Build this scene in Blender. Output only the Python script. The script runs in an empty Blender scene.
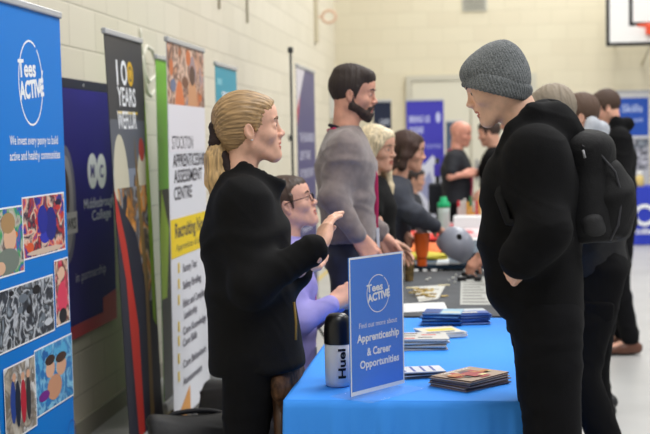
import bpy, math, random
import numpy as np
from mathutils import Vector, Matrix

# ------------------------------------------------------------------ camera, world, lights, exposure
scene = bpy.context.scene
COL = scene.collection
FPX = 1264.0
CAM = Vector((0.0, 0.0, 1.53))
CROT = Matrix.Rotation(math.radians(6.8), 3, 'Z') @ Matrix.Rotation(math.radians(90 - 3.5), 3, 'X') @ Matrix.Rotation(math.radians(-1.0), 3, 'Z')
cd = bpy.data.cameras.new('camera'); cam = bpy.data.objects.new('camera', cd); COL.objects.link(cam)
cam.matrix_world = Matrix.Translation(CAM) @ CROT.to_4x4()
cd.sensor_width = 36.0; cd.lens = 36.0 * FPX / 650.0; cd.clip_end = 100
cd.dof.use_dof = True; cd.dof.focus_distance = 3.85; cd.dof.aperture_fstop = 4.0
scene.camera = cam
world = bpy.data.worlds.new('hall_ambient'); scene.world = world; world.use_nodes = True
world.node_tree.nodes['Background'].inputs[0].default_value = (0.93, 0.96, 1.0, 1)
world.node_tree.nodes['Background'].inputs[1].default_value = 0.30
for lx, ly in ((1.5, 1.0), (1.5, 6.5), (1.5, 12.5), (6.5, 3.0), (6.5, 10.0), (1.2, 17.0)):
    ld = bpy.data.lights.new('hall_lamp', 'AREA'); ld.shape = 'RECTANGLE'; ld.size = 2.2; ld.size_y = 3.2
    ld.energy = 260; ld.color = (1.0, 0.99, 0.97)
    lo = bpy.data.objects.new('hall_lamp', ld); COL.objects.link(lo); lo.location = (lx, ly, 6.9)
scene.view_settings.view_transform = 'Standard'; scene.view_settings.look = 'None'
scene.view_settings.exposure = 0.0; scene.view_settings.gamma = 1.0
scene.view_settings.use_curve_mapping = False

# ------------------------------------------------------------------ pixel of the photo -> point in the hall
def V(*a): return Vector(a)
def at(px, py, d):
    return CAM + CROT @ Vector(((px - 325) / FPX * d, (217 - py) / FPX * d, -d))
def atz(px, z, d):
    a = at(px, 0, d); b = at(px, 434, d); t = (a.z - z) / (a.z - b.z)
    return a + (b - a) * t
def onplane(px, py, p0, n):
    r = CROT @ Vector(((px - 325) / FPX, (217 - py) / FPX, -1)); n = Vector(n); p0 = Vector(p0)
    return CAM + r * ((p0 - CAM).dot(n) / r.dot(n))
def onz(px, py, z): return onplane(px, py, (0, 0, z), (0, 0, 1))
CR = (CROT @ Vector((1, 0, 0))); CR.z = 0; CR.normalize()
CF = (CROT @ Vector((0, 0, -1))); CF.z = 0; CF.normalize()
UP = Vector((0, 0, 1))

# ------------------------------------------------------------------ materials
def lin(c): return tuple(((x / 255) / 12.92 if x / 255 <= 0.04045 else ((x / 255 + 0.055) / 1.055) ** 2.4) for x in c[:3]) + (1.0,)
MATS = {}
def mat(key, c, rough=0.6, bump=0.0, bscale=200.0, var=0.0, vscale=8.0, metal=0.0, spec=None, sss=0.0, trans=0.0, sheen=0.0, stretch=None, c2=None):
    if key in MATS: return MATS[key]
    m = bpy.data.materials.new(key); m.use_nodes = True; nt = m.node_tree; b = nt.nodes['Principled BSDF']
    b.inputs['Base Color'].default_value = lin(c); b.inputs['Roughness'].default_value = rough; b.inputs['Metallic'].default_value = metal
    if spec is not None: b.inputs['Specular IOR Level'].default_value = spec
    if sss: b.inputs['Subsurface Weight'].default_value = sss; b.inputs['Subsurface Scale'].default_value = 0.01; b.inputs['Subsurface Radius'].default_value = (1, .35, .2)
    if trans: b.inputs['Transmission Weight'].default_value = trans; b.inputs['IOR'].default_value = 1.3
    if sheen: b.inputs['Sheen Weight'].default_value = sheen; b.inputs['Sheen Roughness'].default_value = 0.5
    tc = nt.nodes.new('ShaderNodeTexCoord'); mp = nt.nodes.new('ShaderNodeMapping'); nt.links.new(tc.outputs['Object'], mp.inputs[0])
    if stretch: mp.inputs['Scale'].default_value = stretch
    if var or c2:
        n = nt.nodes.new('ShaderNodeTexNoise'); n.inputs['Scale'].default_value = vscale; n.inputs['Detail'].default_value = 4
        nt.links.new(mp.outputs[0], n.inputs['Vector'])
        r = nt.nodes.new('ShaderNodeValToRGB'); r.color_ramp.elements[0].position = 0.36; r.color_ramp.elements[1].position = 0.64
        lo = tuple(max(0, x * (1 - var)) for x in c); hi = tuple(min(255, x * (1 + var)) for x in c)
        if c2: lo, hi = c, c2
        r.color_ramp.elements[0].color = lin(lo); r.color_ramp.elements[1].color = lin(hi)
        nt.links.new(n.outputs[0], r.inputs[0]); nt.links.new(r.outputs[0], b.inputs['Base Color'])
    if bump:
        n = nt.nodes.new('ShaderNodeTexNoise'); n.inputs['Scale'].default_value = bscale; n.inputs['Detail'].default_value = 3
        nt.links.new(mp.outputs[0], n.inputs['Vector'])
        bp = nt.nodes.new('ShaderNodeBump'); bp.inputs['Strength'].default_value = bump; bp.inputs['Distance'].default_value = 0.003
        nt.links.new(n.outputs[0], bp.inputs['Height']); nt.links.new(bp.outputs[0], b.inputs['Normal'])
    MATS[key] = m; return m
def cm(c, rough=0.5):  # plain print / plastic colour
    return mat('paint_%d_%d_%d_%d' % (*c, int(rough * 100)), c, rough, spec=.25)
def photo_mat(key, pal, scale):
    if key in MATS: return MATS[key]
    m = mat(key, pal[0], .4, spec=.25); nt = m.node_tree; b = nt.nodes['Principled BSDF']
    tc = nt.nodes.new('ShaderNodeTexCoord'); n = nt.nodes.new('ShaderNodeTexNoise'); n.inputs['Scale'].default_value = scale; n.inputs['Detail'].default_value = 3; n.inputs['Distortion'].default_value = .6
    nt.links.new(tc.outputs['Object'], n.inputs['Vector']); r = nt.nodes.new('ShaderNodeValToRGB'); e = r.color_ramp.elements; K = len(pal)
    e[0].position = .3; e[0].color = lin(pal[0]); e[1].position = .7; e[1].color = lin(pal[-1])
    for i in range(1, K - 1): q = e.new(.3 + .4 * i / (K - 1)); q.color = lin(pal[i])
    nt.links.new(n.outputs[0], r.inputs[0]); nt.links.new(r.outputs[0], b.inputs['Base Color']); return m

# ------------------------------------------------------------------ objects and meshes
def tag(o, label, cat, group=None):
    o['label'] = label; o['category'] = cat
    if group: o['group'] = group
    return o
def empty(name, loc, label, cat, group=None, rz=0.0):
    o = bpy.data.objects.new(name, None); COL.objects.link(o); o.location = loc; o.rotation_euler = (0, 0, rz); o.empty_display_size = 0.1
    return tag(o, label, cat, group)
def link_mesh(name, verts, faces, mats, parent=None, mi=None, smooth=False, origin=None):
    """verts in world coordinates; the object's origin goes to the parent's place, or to `origin`"""
    me = bpy.data.meshes.new(name)
    vs = np.asarray([tuple(v) for v in verts] if not isinstance(verts, np.ndarray) else verts, dtype=np.float64)
    o = bpy.data.objects.new(name, me)
    if parent is not None: inv = parent_world(parent).inverted()
    elif origin is not None: inv = Matrix.Translation(-Vector(origin)); o.location = origin
    else: inv = Matrix.Identity(4)
    A = np.array(inv); vs = vs @ A[:3, :3].T + A[:3, 3]
    me.from_pydata(vs.tolist() if len(vs) < 3000 else vs.tolist(), [], faces if isinstance(faces, list) else faces.tolist())
    for m in (mats if isinstance(mats, (list, tuple)) else [mats]): me.materials.append(m)
    if mi is not None: me.polygons.foreach_set('material_index', np.asarray(mi, dtype=np.int32))
    if smooth: me.polygons.foreach_set('use_smooth', np.ones(len(me.polygons), dtype=bool))
    me.update(); COL.objects.link(o)
    if parent is not None: o.parent = parent
    return o
def parent_world(p):
    m = Matrix.Translation(p.location) @ p.rotation_euler.to_matrix().to_4x4()
    return (parent_world(p.parent) @ m) if p.parent else m

class MB:
    """collects shapes (world coordinates) with a material each, builds ONE mesh object"""
    def __init__(s): s.v = []; s.f = []; s.mi = []; s.mats = []; s.sm = []
    def m(s, mt):
        if mt not in s.mats: s.mats.append(mt)
        return s.mats.index(mt)
    def add(s, vs, fs, mt, smooth=False):
        o = len(s.v); s.v += [tuple(v) for v in vs]; k = s.m(mt)
        for f in fs: s.f.append(tuple(i + o for i in f)); s.mi.append(k); s.sm.append(smooth)
    def box(s, c, size, mt, R=None, bev=0.0):
        R = R or Matrix.Identity(3); c = Vector(c); x, y, z = (q / 2 for q in size)
        if bev <= 0:
            vs = [c + R @ Vector((a * x, b * y, d * z)) for a in (-1, 1) for b in (-1, 1) for d in (-1, 1)]
            s.add(vs, [(0, 1, 3, 2), (4, 6, 7, 5), (0, 4, 5, 1), (2, 3, 7, 6), (0, 2, 6, 4), (1, 5, 7, 3)], mt); return
        b_ = min(bev, x, y, z) * 0.98; n = 5
        ring = []
        for qx, qy, a0 in ((x, y, 0), (-x, y, 90), (-x, -y, 180), (x, -y, 270)):
            sx = 1 if qx > 0 else -1; sy = 1 if qy > 0 else -1
            for k in range(n):
                a = math.radians(a0 + 90 * k / (n - 1)); ring.append((sx * (x - b_) , sy * (y - b_), math.cos(a), math.sin(a)))
        rows = [(-z, b_ * .0), (-z + b_ * .3, b_ * .7), (-z + b_, b_), (z - b_, b_), (z - b_ * .3, b_ * .7), (z, b_ * .0)]
        vs = [c + R @ Vector((px + cx * r, py + cy * r, zz)) for zz, r in rows for px, py, cx, cy in ring]
        N = len(ring); fs = [tuple(reversed(range(N))), tuple(range(5 * N, 6 * N))]
        for r in range(5):
            for i in range(N): fs.append((r * N + i, r * N + (i + 1) % N, (r + 1) * N + (i + 1) % N, (r + 1) * N + i))
        s.add(vs, fs, mt, False)
    def tube(s, pts, r, mt, n=10, closed=False, flat=None):
        pts = [Vector(p) for p in pts]; rs = r if isinstance(r, (list, tuple)) else [r] * len(pts); vs = []; L = len(pts); ref = None
        for i, p in enumerate(pts):
            if closed: t = pts[(i + 1) % L] - pts[i - 1]
            else: t = pts[min(i + 1, L - 1)] - pts[max(i - 1, 0)]
            t.normalize()
            if ref is None: ref = Vector((0, 0, 1)) if abs(t.z) < .9 else Vector((1, 0, 0))
            a = ref - t * ref.dot(t)
            if a.length < 1e-4: a = t.orthogonal()
            a.normalize(); ref = a.copy(); b = t.cross(a)
            fa, fb = flat if flat else (1, 1)
            for k in range(n):
                q = 2 * math.pi * k / n; vs.append(p + a * math.cos(q) * rs[i] * fa + b * math.sin(q) * rs[i] * fb)
        fs = []
        for i in range(L if closed else L - 1):
            j = (i + 1) % L
            for k in range(n): fs.append((i * n + k, i * n + (k + 1) % n, j * n + (k + 1) % n, j * n + k))
        if not closed: fs += [tuple(reversed(range(n))), tuple(range((L - 1) * n, L * n))]
        s.add(vs, fs, mt, True)
    def lathe(s, base, prof, mt, n=28, axis=UP, sq=1.0):
        axis = Vector(axis).normalized(); a = axis.orthogonal().normalized(); b = axis.cross(a); base = Vector(base); vs = []
        for r, h in prof:
            for k in range(n):
                q = 2 * math.pi * k / n; vs.append(base + axis * h + a * math.cos(q) * r + b * math.sin(q) * r * sq)
        L = len(prof); fs = []
        for i in range(L - 1):
            for k in range(n): fs.append((i * n + k, i * n + (k + 1) % n, (i + 1) * n + (k + 1) % n, (i + 1) * n + k))
        fs += [tuple(reversed(range(n))), tuple(range((L - 1) * n, L * n))]
        s.add(vs, fs, mt, True)
    def build(s, name, parent=None, origin=None):
        o = link_mesh(name, s.v, s.f, s.mats, parent, s.mi, False, origin)
        o.data.polygons.foreach_set('use_smooth', np.array(s.sm, dtype=bool))
        return o

# ------------------------------------------------------------------ flat prints (banner faces, signs, covers)
_TXT = {}
def text_geo(t, bold=0.0):
    if (t, bold) in _TXT: return _TXT[(t, bold)]
    c = bpy.data.curves.new('t', 'FONT'); c.body = t; c.size = 1.0; c.offset = bold; c.resolution_u = 3
    o = bpy.data.objects.new('t', c); COL.objects.link(o); dg = bpy.context.evaluated_depsgraph_get()
    me = bpy.data.meshes.new_from_object(o.evaluated_get(dg))
    vs = [v.co.copy() for v in me.vertices]; fs = [tuple(p.vertices) for p in me.polygons]
    bpy.data.objects.remove(o); bpy.data.curves.remove(c); bpy.data.meshes.remove(me)
    x0 = min(v.x for v in vs); x1 = max(v.x for v in vs)
    _TXT[(t, bold)] = ([(v.x - x0, v.y) for v in vs], fs, x1 - x0); return _TXT[(t, bold)]

class Print:
    """2D artwork on a plane: origin p0 (lower left), u = reading direction, w = up direction"""
    def __init__(s, p0, u, w=UP, step=0.00005):
        s.p0 = Vector(p0); s.u = Vector(u).normalized(); s.w = Vector(w).normalized(); s.n = s.u.cross(s.w).normalized(); s.k = 1; s.step = step; s.mb = MB()
    def P(s, a, b, lift=None): return s.p0 + s.u * a + s.w * b + s.n * (s.k * s.step if lift is None else lift)
    def px(s, x, y):
        p = onplane(x, y, s.p0, s.n) - s.p0; k = s.w.dot(s.u); A_ = p.dot(s.u); B_ = p.dot(s.w); b = (B_ - k * A_) / (1 - k * k)
        return A_ - k * b, b
    def poly(s, pts, c, rough=.45):
        s.mb.add([s.P(*p) for p in pts], [tuple(range(len(pts)))], c if not isinstance(c, tuple) else cm(c, rough)); s.k += 1
    def rect(s, a0, b0, a1, b1, c): s.poly([(a0, b0), (a1, b0), (a1, b1), (a0, b1)], c)
    def ell(s, a, b, ra, rb, c, n=24, rot=0.0):
        s.poly([(a + ra * math.cos(q) * math.cos(rot) - rb * math.sin(q) * math.sin(rot), b + ra * math.cos(q) * math.sin(rot) + rb * math.sin(q) * math.cos(rot)) for q in (2 * math.pi * i / n for i in range(n))], c)
    def ring(s, a, b, ra, rb, t, c, a0=0.0, a1=360.0):
        n = 32; vs = []; full = a1 - a0 >= 360
        for i in range(n + (0 if full else 1)):
            q = math.radians(a0 + (a1 - a0) * i / n)
            vs += [s.P(a + ra * math.cos(q), b + rb * math.sin(q)), s.P(a + (ra - t) * math.cos(q), b + (rb - t) * math.sin(q))]
        L = len(vs) // 2; fs = [(2 * i, 2 * ((i + 1) % L), 2 * ((i + 1) % L) + 1, 2 * i + 1) for i in range(L if full else L - 1)]
        s.mb.add(vs, fs, cm(c)); s.k += 1
    def text(s, t, a, b, h, c, align='l', bold=0.012, width=None, rot=0.0):
        vs, fs, w = text_geo(t, bold); sx = h / 0.72; k = sx if width is None else width / w
        off = {'l': 0, 'c': -w * k / 2, 'r': -w * k}[align]; cr, sr = math.cos(rot), math.sin(rot)
        s.mb.add([s.P(a + (x * k + off) * cr - y * sx * sr, b + (x * k + off) * sr + y * sx * cr) for x, y in vs], fs, cm(c)); s.k += 1
    def tpx(s, t, x0, y0, x1, y1, c, bold=0.012, hh=None):
        """text whose baseline runs from pixel (x0,y0) to (x1,y1); height in m"""
        a0, b0 = s.px(x0, y0); a1, b1 = s.px(x1, y1)
        s.text(t, a0, (b0 + b1) / 2, hh, c, 'l', bold, a1 - a0)
    def photo(s, a0, b0, a1, b1, base, pal, n, seed, big=0.25, shapes=None):
        r = random.Random(seed); W_, H_ = a1 - a0, b1 - b0; s.rect(a0, b0, a1, b1, photo_mat('photo_%d_%d' % (seed, n), [base] + list(pal) + [base], 2.6 / min(W_, H_))); n = n // 4; big = big * .6
        for i in range(n):
            ra = W_ * r.uniform(.04, big); rb = H_ * r.uniform(.04, big); ra = min(ra, W_ * .45); rb = min(rb, H_ * .45)
            s.ell(r.uniform(a0 + ra, a1 - ra), r.uniform(b0 + rb, b1 - rb), ra * .95, rb * .95, r.choice(pal), 9, 0)
        for q in (shapes or []):
            s.ell(a0 + q[0] * W_, b0 + q[1] * H_, q[2] * W_, q[3] * H_, q[4], 16)
    def build(s, name, parent): return s.mb.build(name, parent)

# ------------------------------------------------------------------ implicit surfaces -> one continuous mesh
class Sdf:
    def __init__(s): s.p = []
    def _add(s, lo, hi, f, k, sub): s.p.append((np.array(lo, float), np.array(hi, float), f, k, sub)); return s
    def cone(s, a, b, r1, r2, k=.02, sub=False):
        a = np.array(a, float); b = np.array(b, float); m = max(r1, r2); ba = b - a; L = max(float(ba @ ba), 1e-9)
        def f(X, Y, Z):
            t = np.clip(((X - a[0]) * ba[0] + (Y - a[1]) * ba[1] + (Z - a[2]) * ba[2]) / L, 0, 1)
            return np.sqrt((X - a[0] - t * ba[0]) ** 2 + (Y - a[1] - t * ba[1]) ** 2 + (Z - a[2] - t * ba[2]) ** 2) - (r1 + (r2 - r1) * t)
        return s._add(np.minimum(a, b) - m, np.maximum(a, b) + m, f, k, sub)
    def chain(s, pts, rs, k=.02):
        for i in range(len(pts) - 1): s.cone(pts[i], pts[i + 1], rs[i], rs[i + 1], k)
        return s
    def ell(s, c, r, R=None, k=.02, sub=False):
        c = np.array(c, float); r = np.array(r, float); R = np.eye(3) if R is None else np.array(R, float)
        e = np.sqrt((R ** 2) @ (r ** 2))
        def f(X, Y, Z):
            x, y, z = X - c[0], Y - c[1], Z - c[2]
            q = [(x * R[0, i] + y * R[1, i] + z * R[2, i]) for i in range(3)]
            k0 = np.sqrt(sum((q[i] / r[i]) ** 2 for i in range(3))); k1 = np.sqrt(sum((q[i] / r[i] ** 2) ** 2 for i in range(3))) + 1e-9
            return k0 * (k0 - 1) / k1
        return s._add(c - e, c + e, f, k, sub)
    def trunk(s, a, b, l, ra, rb, k=.02, sub=False):
        """elliptic tapered segment a->b, l = lateral axis; ra, rb = (depth, width) at both ends; flat ends"""
        a = np.array(a, float); b = np.array(b, float); ax = b - a; L = np.linalg.norm(ax); ax = ax / L
        l = np.array(l, float); l = l - ax * (l @ ax); l /= np.linalg.norm(l); f_ = np.cross(l, ax); m = max(*ra, *rb)
        def f(X, Y, Z):
            x, y, z = X - a[0], Y - a[1], Z - a[2]
            h = x * ax[0] + y * ax[1] + z * ax[2]; u = x * f_[0] + y * f_[1] + z * f_[2]; v = x * l[0] + y * l[1] + z * l[2]
            t = np.clip(h / L, 0, 1); du = ra[0] + (rb[0] - ra[0]) * t; dv = ra[1] + (rb[1] - ra[1]) * t
            k0 = np.sqrt((u / du) ** 2 + (v / dv) ** 2); lat = (k0 - 1) * np.minimum(du, dv) * 1.15
            cap = np.abs(h - L / 2) - L / 2; r_ = .02
            return np.minimum(np.maximum(lat + r_, cap + r_), 0) + np.sqrt(np.maximum(lat + r_, 0) ** 2 + np.maximum(cap + r_, 0) ** 2) - r_
        return s._add(np.minimum(a, b) - m, np.maximum(a, b) + m, f, k, sub)
    def mesh(s, res):
        adds = [q for q in s.p if not q[4]]
        lo = np.min([q[0] for q in adds], 0) - 3 * res; hi = np.max([q[1] for q in adds], 0) + 3 * res
        N = np.ceil((hi - lo) / res).astype(int) + 1; ax = [(lo[i] + np.arange(N[i]) * res).astype(np.float32) for i in range(3)]
        D = np.full(N, 1.0, dtype=np.float32)
        for l, h, f, k, sub in s.p:
            m = k + 2.5 * res
            i0 = np.clip(np.floor((l - m - lo) / res).astype(int), 0, N - 1); i1 = np.clip(np.ceil((h + m - lo) / res).astype(int) + 1, 1, N)
            if (i1 <= i0).any(): continue
            sl = tuple(slice(i0[i], i1[i]) for i in range(3)); old = D[sl]
            d = f(ax[0][sl[0]][:, None, None], ax[1][sl[1]][None, :, None], ax[2][sl[2]][None, None, :]).astype(np.float32)
            if sub:
                hh = np.maximum(k - np.abs(old + d), 0) / max(k, 1e-6); D[sl] = np.maximum(old, -d) + hh * hh * k * .25
            else:
                hh = np.maximum(k - np.abs(old - d), 0) / max(k, 1e-6); D[sl] = np.minimum(old, d) - hh * hh * k * .25
        ins = D < 0
        c = np.zeros(N - 1, dtype=np.int8)
        for dx in (0, 1):
            for dy in (0, 1):
                for dz in (0, 1): c += ins[dx:N[0] - 1 + dx, dy:N[1] - 1 + dy, dz:N[2] - 1 + dz]
        act = (c > 0) & (c < 8); idx = np.argwhere(act); num = np.full(N - 1, -1, dtype=np.int64); num[act] = np.arange(len(idx))
        acc = np.zeros((len(idx), 3)); cnt = np.zeros(len(idx))
        cor = [(a, b, e) for a in (0, 1) for b in (0, 1) for e in (0, 1)]
        for p in cor:
            for axn in range(3):
                if p[axn]: continue
                q = list(p); q[axn] = 1
                va = D[idx[:, 0] + p[0], idx[:, 1] + p[1], idx[:, 2] + p[2]]; vb = D[idx[:, 0] + q[0], idx[:, 1] + q[1], idx[:, 2] + q[2]]
                ok = (va < 0) != (vb < 0); t = np.where(ok, va / np.where(ok, va - vb, 1), 0)
                pos = np.tile(np.array(p, float), (len(idx), 1)); pos[:, axn] += t
                acc[ok] += pos[ok]; cnt[ok] += 1
        vs = (idx + acc / cnt[:, None]) * res + lo; fs = []
        for axn in range(3):
            o1, o2 = (axn + 1) % 3, (axn + 2) % 3
            sa = [slice(None)] * 3; sb = [slice(None)] * 3; sa[axn] = slice(0, -1); sb[axn] = slice(1, None)
            A, B = ins[tuple(sa)], ins[tuple(sb)]; e = np.argwhere(A != B)
            e = e[(e[:, o1] > 0) & (e[:, o2] > 0) & (e[:, o1] < N[o1] - 1) & (e[:, o2] < N[o2] - 1)]
            fl = A[e[:, 0], e[:, 1], e[:, 2]]; g = []
            for d1, d2 in ((1, 1), (0, 1), (0, 0), (1, 0)):
                w = e.copy(); w[:, o1] -= d1; w[:, o2] -= d2; g.append(num[w[:, 0], w[:, 1], w[:, 2]])
            Q = np.stack(g, 1); Q[~fl] = Q[~fl][:, ::-1]; fs.append(Q)
        fs = np.concatenate(fs); fs = fs[(fs >= 0).all(1)]
        return vs, fs
def vnormals(vs, fs):
    n = np.cross(vs[fs[:, 2]] - vs[fs[:, 0]], vs[fs[:, 3]] - vs[fs[:, 1]]); N = np.zeros_like(vs)
    for i in range(4): np.add.at(N, fs[:, i], n)
    return N / (np.linalg.norm(N, axis=1)[:, None] + 1e-12)
def folds(vs, fs, amp, freq=1.0, seed=0, aniso=(1, 1, 1.6)):
    """soft cloth folds: narrow creases between broad soft swells; moves every vertex along its normal"""
    rr = np.random.RandomState(seed); N = vnormals(vs, fs); p = (vs - vs.mean(0)) * np.array(aniso) * freq; d = np.zeros(len(vs))
    for i, f in enumerate((13, 22, 37, 60)):
        a = rr.normal(size=3) * (1, 1, 1.5); a /= np.linalg.norm(a); b = rr.normal(size=3); b /= np.linalg.norm(b); c = rr.normal(size=3); c /= np.linalg.norm(c)
        ph = p @ a * f + 1.6 * np.sin(p @ b * f * .5 + rr.rand() * 6) + rr.rand() * 6
        m = .5 + .5 * np.sin(p @ c * f * .45 + rr.rand() * 6)
        d += (np.exp(-(np.sin(ph / 2) / .32) ** 2) - .35) * m * (1.1, 1.0, .6, .3)[i]
    return vs + N * (d * amp)[:, None]
def soften(vs, fs, it=1):
    for _ in range(it):
        acc = np.zeros_like(vs); cnt = np.zeros(len(vs))
        for a, b in ((0, 1), (1, 2), (2, 3), (3, 0)):
            np.add.at(acc, fs[:, a], vs[fs[:, b]]); np.add.at(acc, fs[:, b], vs[fs[:, a]])
            np.add.at(cnt, fs[:, a], 1); np.add.at(cnt, fs[:, b], 1)
        vs = vs * .45 + .55 * acc / np.maximum(cnt, 1)[:, None]
    return vs
# ------------------------------------------------------------------ people
def frame(f, up):
    """columns: forward, left, up"""
    f = Vector(f).normalized(); up = Vector(up); l = up.cross(f).normalized(); u = f.cross(l).normalized()
    return np.array([[f.x, l.x, u.x], [f.y, l.y, u.y], [f.z, l.z, u.z]])

def head_sdf(female=False, old=False):
    s = Sdf(); j = .86 if female else 1.0; e = 0 if female else 1
    s.ell((-.014, 0, .033), (.096, .076, .086), k=.02)
    s.ell((.020, 0, -.015), (.066, .060 * j, .084), k=.03)
    s.ell((.044, 0, .048), (.046, .058, .048), k=.03)
    for y in (-1, 1):
        s.cone((-.006, y * .050 * j, -.050), (.062, y * .013, -.100), .019 * j, .013, .03)
        s.ell((.054, y * .041 * j, -.026), (.024, .019, .018), k=.025)
        s.cone((.079, y * .012, .020), (.073, y * .041, .023), .0075 + .001 * e, .006 + .001 * e, .012)
    s.cone((.074, 0, -.099), (.077, 0, -.097), .0145, .0145, .018)
    s.ell((.070, 0, -.068), (.020, .025, .030), k=.02)
    for y in (-1, 1):
        s.ell((.093, y * .032, .001), (.014, .018, .012), k=.010, sub=True)
        s.ell((.0735, y * .031, .0005), (.0142, .0158, .0135), k=.004)
    s.cone((.084, 0, .012), (.1015, 0, -.024), .0052, .0072, .012)
    s.ell((.1035, 0, -.027), (.0082, .0078, .0072), k=.009)
    s.cone((.092, 0, -.034), (.088, 0, -.052), .008, .007, .012)
    for y in (-1, 1): s.ell((.0955, y * .0115, -.031), (.0085, .0055, .0058), k=.006)
    s.cone((.0885, -.012, -.0575), (.0885, .012, -.0575), .005, .005, .007)
    s.cone((.087, -.011, -.0690), (.087, .011, -.0690), .0056, .0056, .007)
    s.ell((.094, 0, -.0634), (.009, .023, .0014), k=.003, sub=True)
    for y in (-1, 1): s.ell((.0905, y * .031, .0008), (.010, .0125, .0048), k=.0025, sub=True)
    for y in (-1, 1):
        R = np.array(Matrix.Rotation(math.radians(-12), 3, 'Y') @ Matrix.Rotation(math.radians(y * 18), 3, 'Z'))
        s.ell((-.008, y * .075, -.008), (.017, .0075, .029), R, k=.006)
        s.ell((-.004, y * .0825, -.004), (.010, .005, .018), R, k=.004, sub=True)
        s.ell((-.002, y * .076, -.031), (.008, .006, .008), k=.004)
    return s

def hand_sdf(curl=(20, 30, 20), spread=4, thumb=25, tcurl=0, per=None):
    """x towards the fingertips, z = back of the hand, y = thumb side; origin at the wrist"""
    s = Sdf(); ys = (.026, .009, -.009, -.026); kx = (.086, .090, .086, .077)
    ln = ((.040, .024, .019), (.044, .028, .021), (.041, .026, .020), (.032, .019, .017))
    s.cone((-.035, 0, 0), (-.01, 0, 0), .025, .024, .02); s.cone((-.01, .006, -.001), (.008, .006, -.001), .022, .02, .02)
    for i in range(4): s.cone((.012, ys[i] * .65, -.003), (kx[i], ys[i], 0), .0135, .0112, .014)
    s.ell((.045, .018, -.014), (.032, .016, .012), k=.015); s.ell((.04, -.022, -.012), (.034, .012, .011), k=.015)
    for i in range(4):
        c = per[i] if per else curl; a = 0; p = np.array((kx[i], ys[i], 0.0)); sp = math.radians(spread * (1.5 - i))
        r = [.0098, .0088, .0080, .0068]
        if i == 3: r = [.0086, .0076, .007, .006]
        for q in range(3):
            a += math.radians(c[q]); d = np.array((math.cos(a) * math.cos(sp), math.cos(a) * math.sin(sp), -math.sin(a)))
            n = p + d * ln[i][q]; s.cone(p, n, r[q], r[q + 1], .0035 if q else .006); p = n
    t = math.radians(thumb); p = np.array((.02, .02, -.010)); d = np.array((math.cos(t), math.sin(t), -.25)); d /= np.linalg.norm(d)
    n = p + d * .042; s.cone(p, n, .016, .0125, .014); p = n
    t2 = t - math.radians(12 + tcurl); d = np.array((math.cos(t2), math.sin(t2), -.25)); d /= np.linalg.norm(d); n = p + d * .033; s.cone(p, n, .0122, .0102, .006); p = n
    t3 = t2 - math.radians(8 + tcurl); d = np.array((math.cos(t3), math.sin(t3), -.25)); d /= np.linalg.norm(d); n = p + d * .026; s.cone(p, n, .0102, .0078, .004)
    return s

def hair_sdf(style, rs=0):
    s = Sdf()
    def front(top, th):
        s.ell((-.020, 0, .038), (.099 + th, .080 + th, .088 + th + top * .5), k=.01)
        s.ell((.030, 0, .062), (.062 + th, .062 + th, .040 + th + top), k=.02)
    def cuts(hl=.082, temple=.052):
        s.ell((.128, 0, -.02), (.075, .15, hl + .02), k=.008, sub=True)          # face up to the hairline
        s.ell((.070, 0, -.050), (.055, .15, .062), k=.010, sub=True)            # cheeks in front of the ears
        s.ell((.040, 0, -.115), (.10, .15, .080), k=.010, sub=True)             # jaw and neck side
        for y in (-1, 1): s.ell((-.004, y * .092, -.014), (.024, .026, .032), k=.008, sub=True)
        s.ell((-.03, 0, -.165), (.13, .15, .085), k=.012, sub=True)
    if style in ('short', 'quiff', 'grey', 'crop'):
        front({'short': .008, 'quiff': .016, 'grey': .010, 'crop': .003}[style], .001 if style == 'crop' else .004)
        if style == 'quiff': s.cone((.055, -.04, .088), (.062, .04, .086), .024, .023, .02); s.ell((-.03, 0, .098), (.07, .062, .03), k=.02)
        cuts(.070 if style == 'crop' else .080)
        for y in (-1, 1): s.cone((.024, y * .071, .03), (.018, y * .0715, -.018), .008, .004, .008)
    elif style == 'bun':
        front(.0, .003); s.ell((-.05, 0, -.01), (.058, .066, .066), k=.03); cuts(.094)
        for y in (-1, 1): s.cone((.03, y * .069, .03), (.014, y * .073, -.012), .007, .003, .008)
    elif style in ('long', 'bob'):
        front(.001, .006 if style == 'long' else .001)
        L = -.19 if style == 'long' else -.10
        s.ell((.135, 0, -.03), (.078, .15, .115), k=.012, sub=True); s.ell((.075, 0, -.08), (.065, .15, .10), k=.012, sub=True)
        for y in (-1, 1):
            s.chain([(.0, y * .07, .05), (-.010, y * .080, -.03), (-.018, y * .078, -.09), (-.02, y * .070, L)], (.022, .022, .022, .020), .03)
            s.chain([(.055, y * .035, .085), (.048, y * .066, .03), (.030, y * .076, -.03)], (.016, .015, .010), .02)
        if style == 'long':
            for y in (-1, 1): s.chain([(.004, y * .082, -.04), (.022, y * .086, -.12), (.045, y * .080, -.20), (.060, y * .07, -.27)], (.018, .024, .022, .012), .02)
        s.chain([(-.06, 0, .0), (-.070, 0, -.09), (-.064, 0, L + .02)], (.054, .050, .034), .03)
    return s

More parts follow.
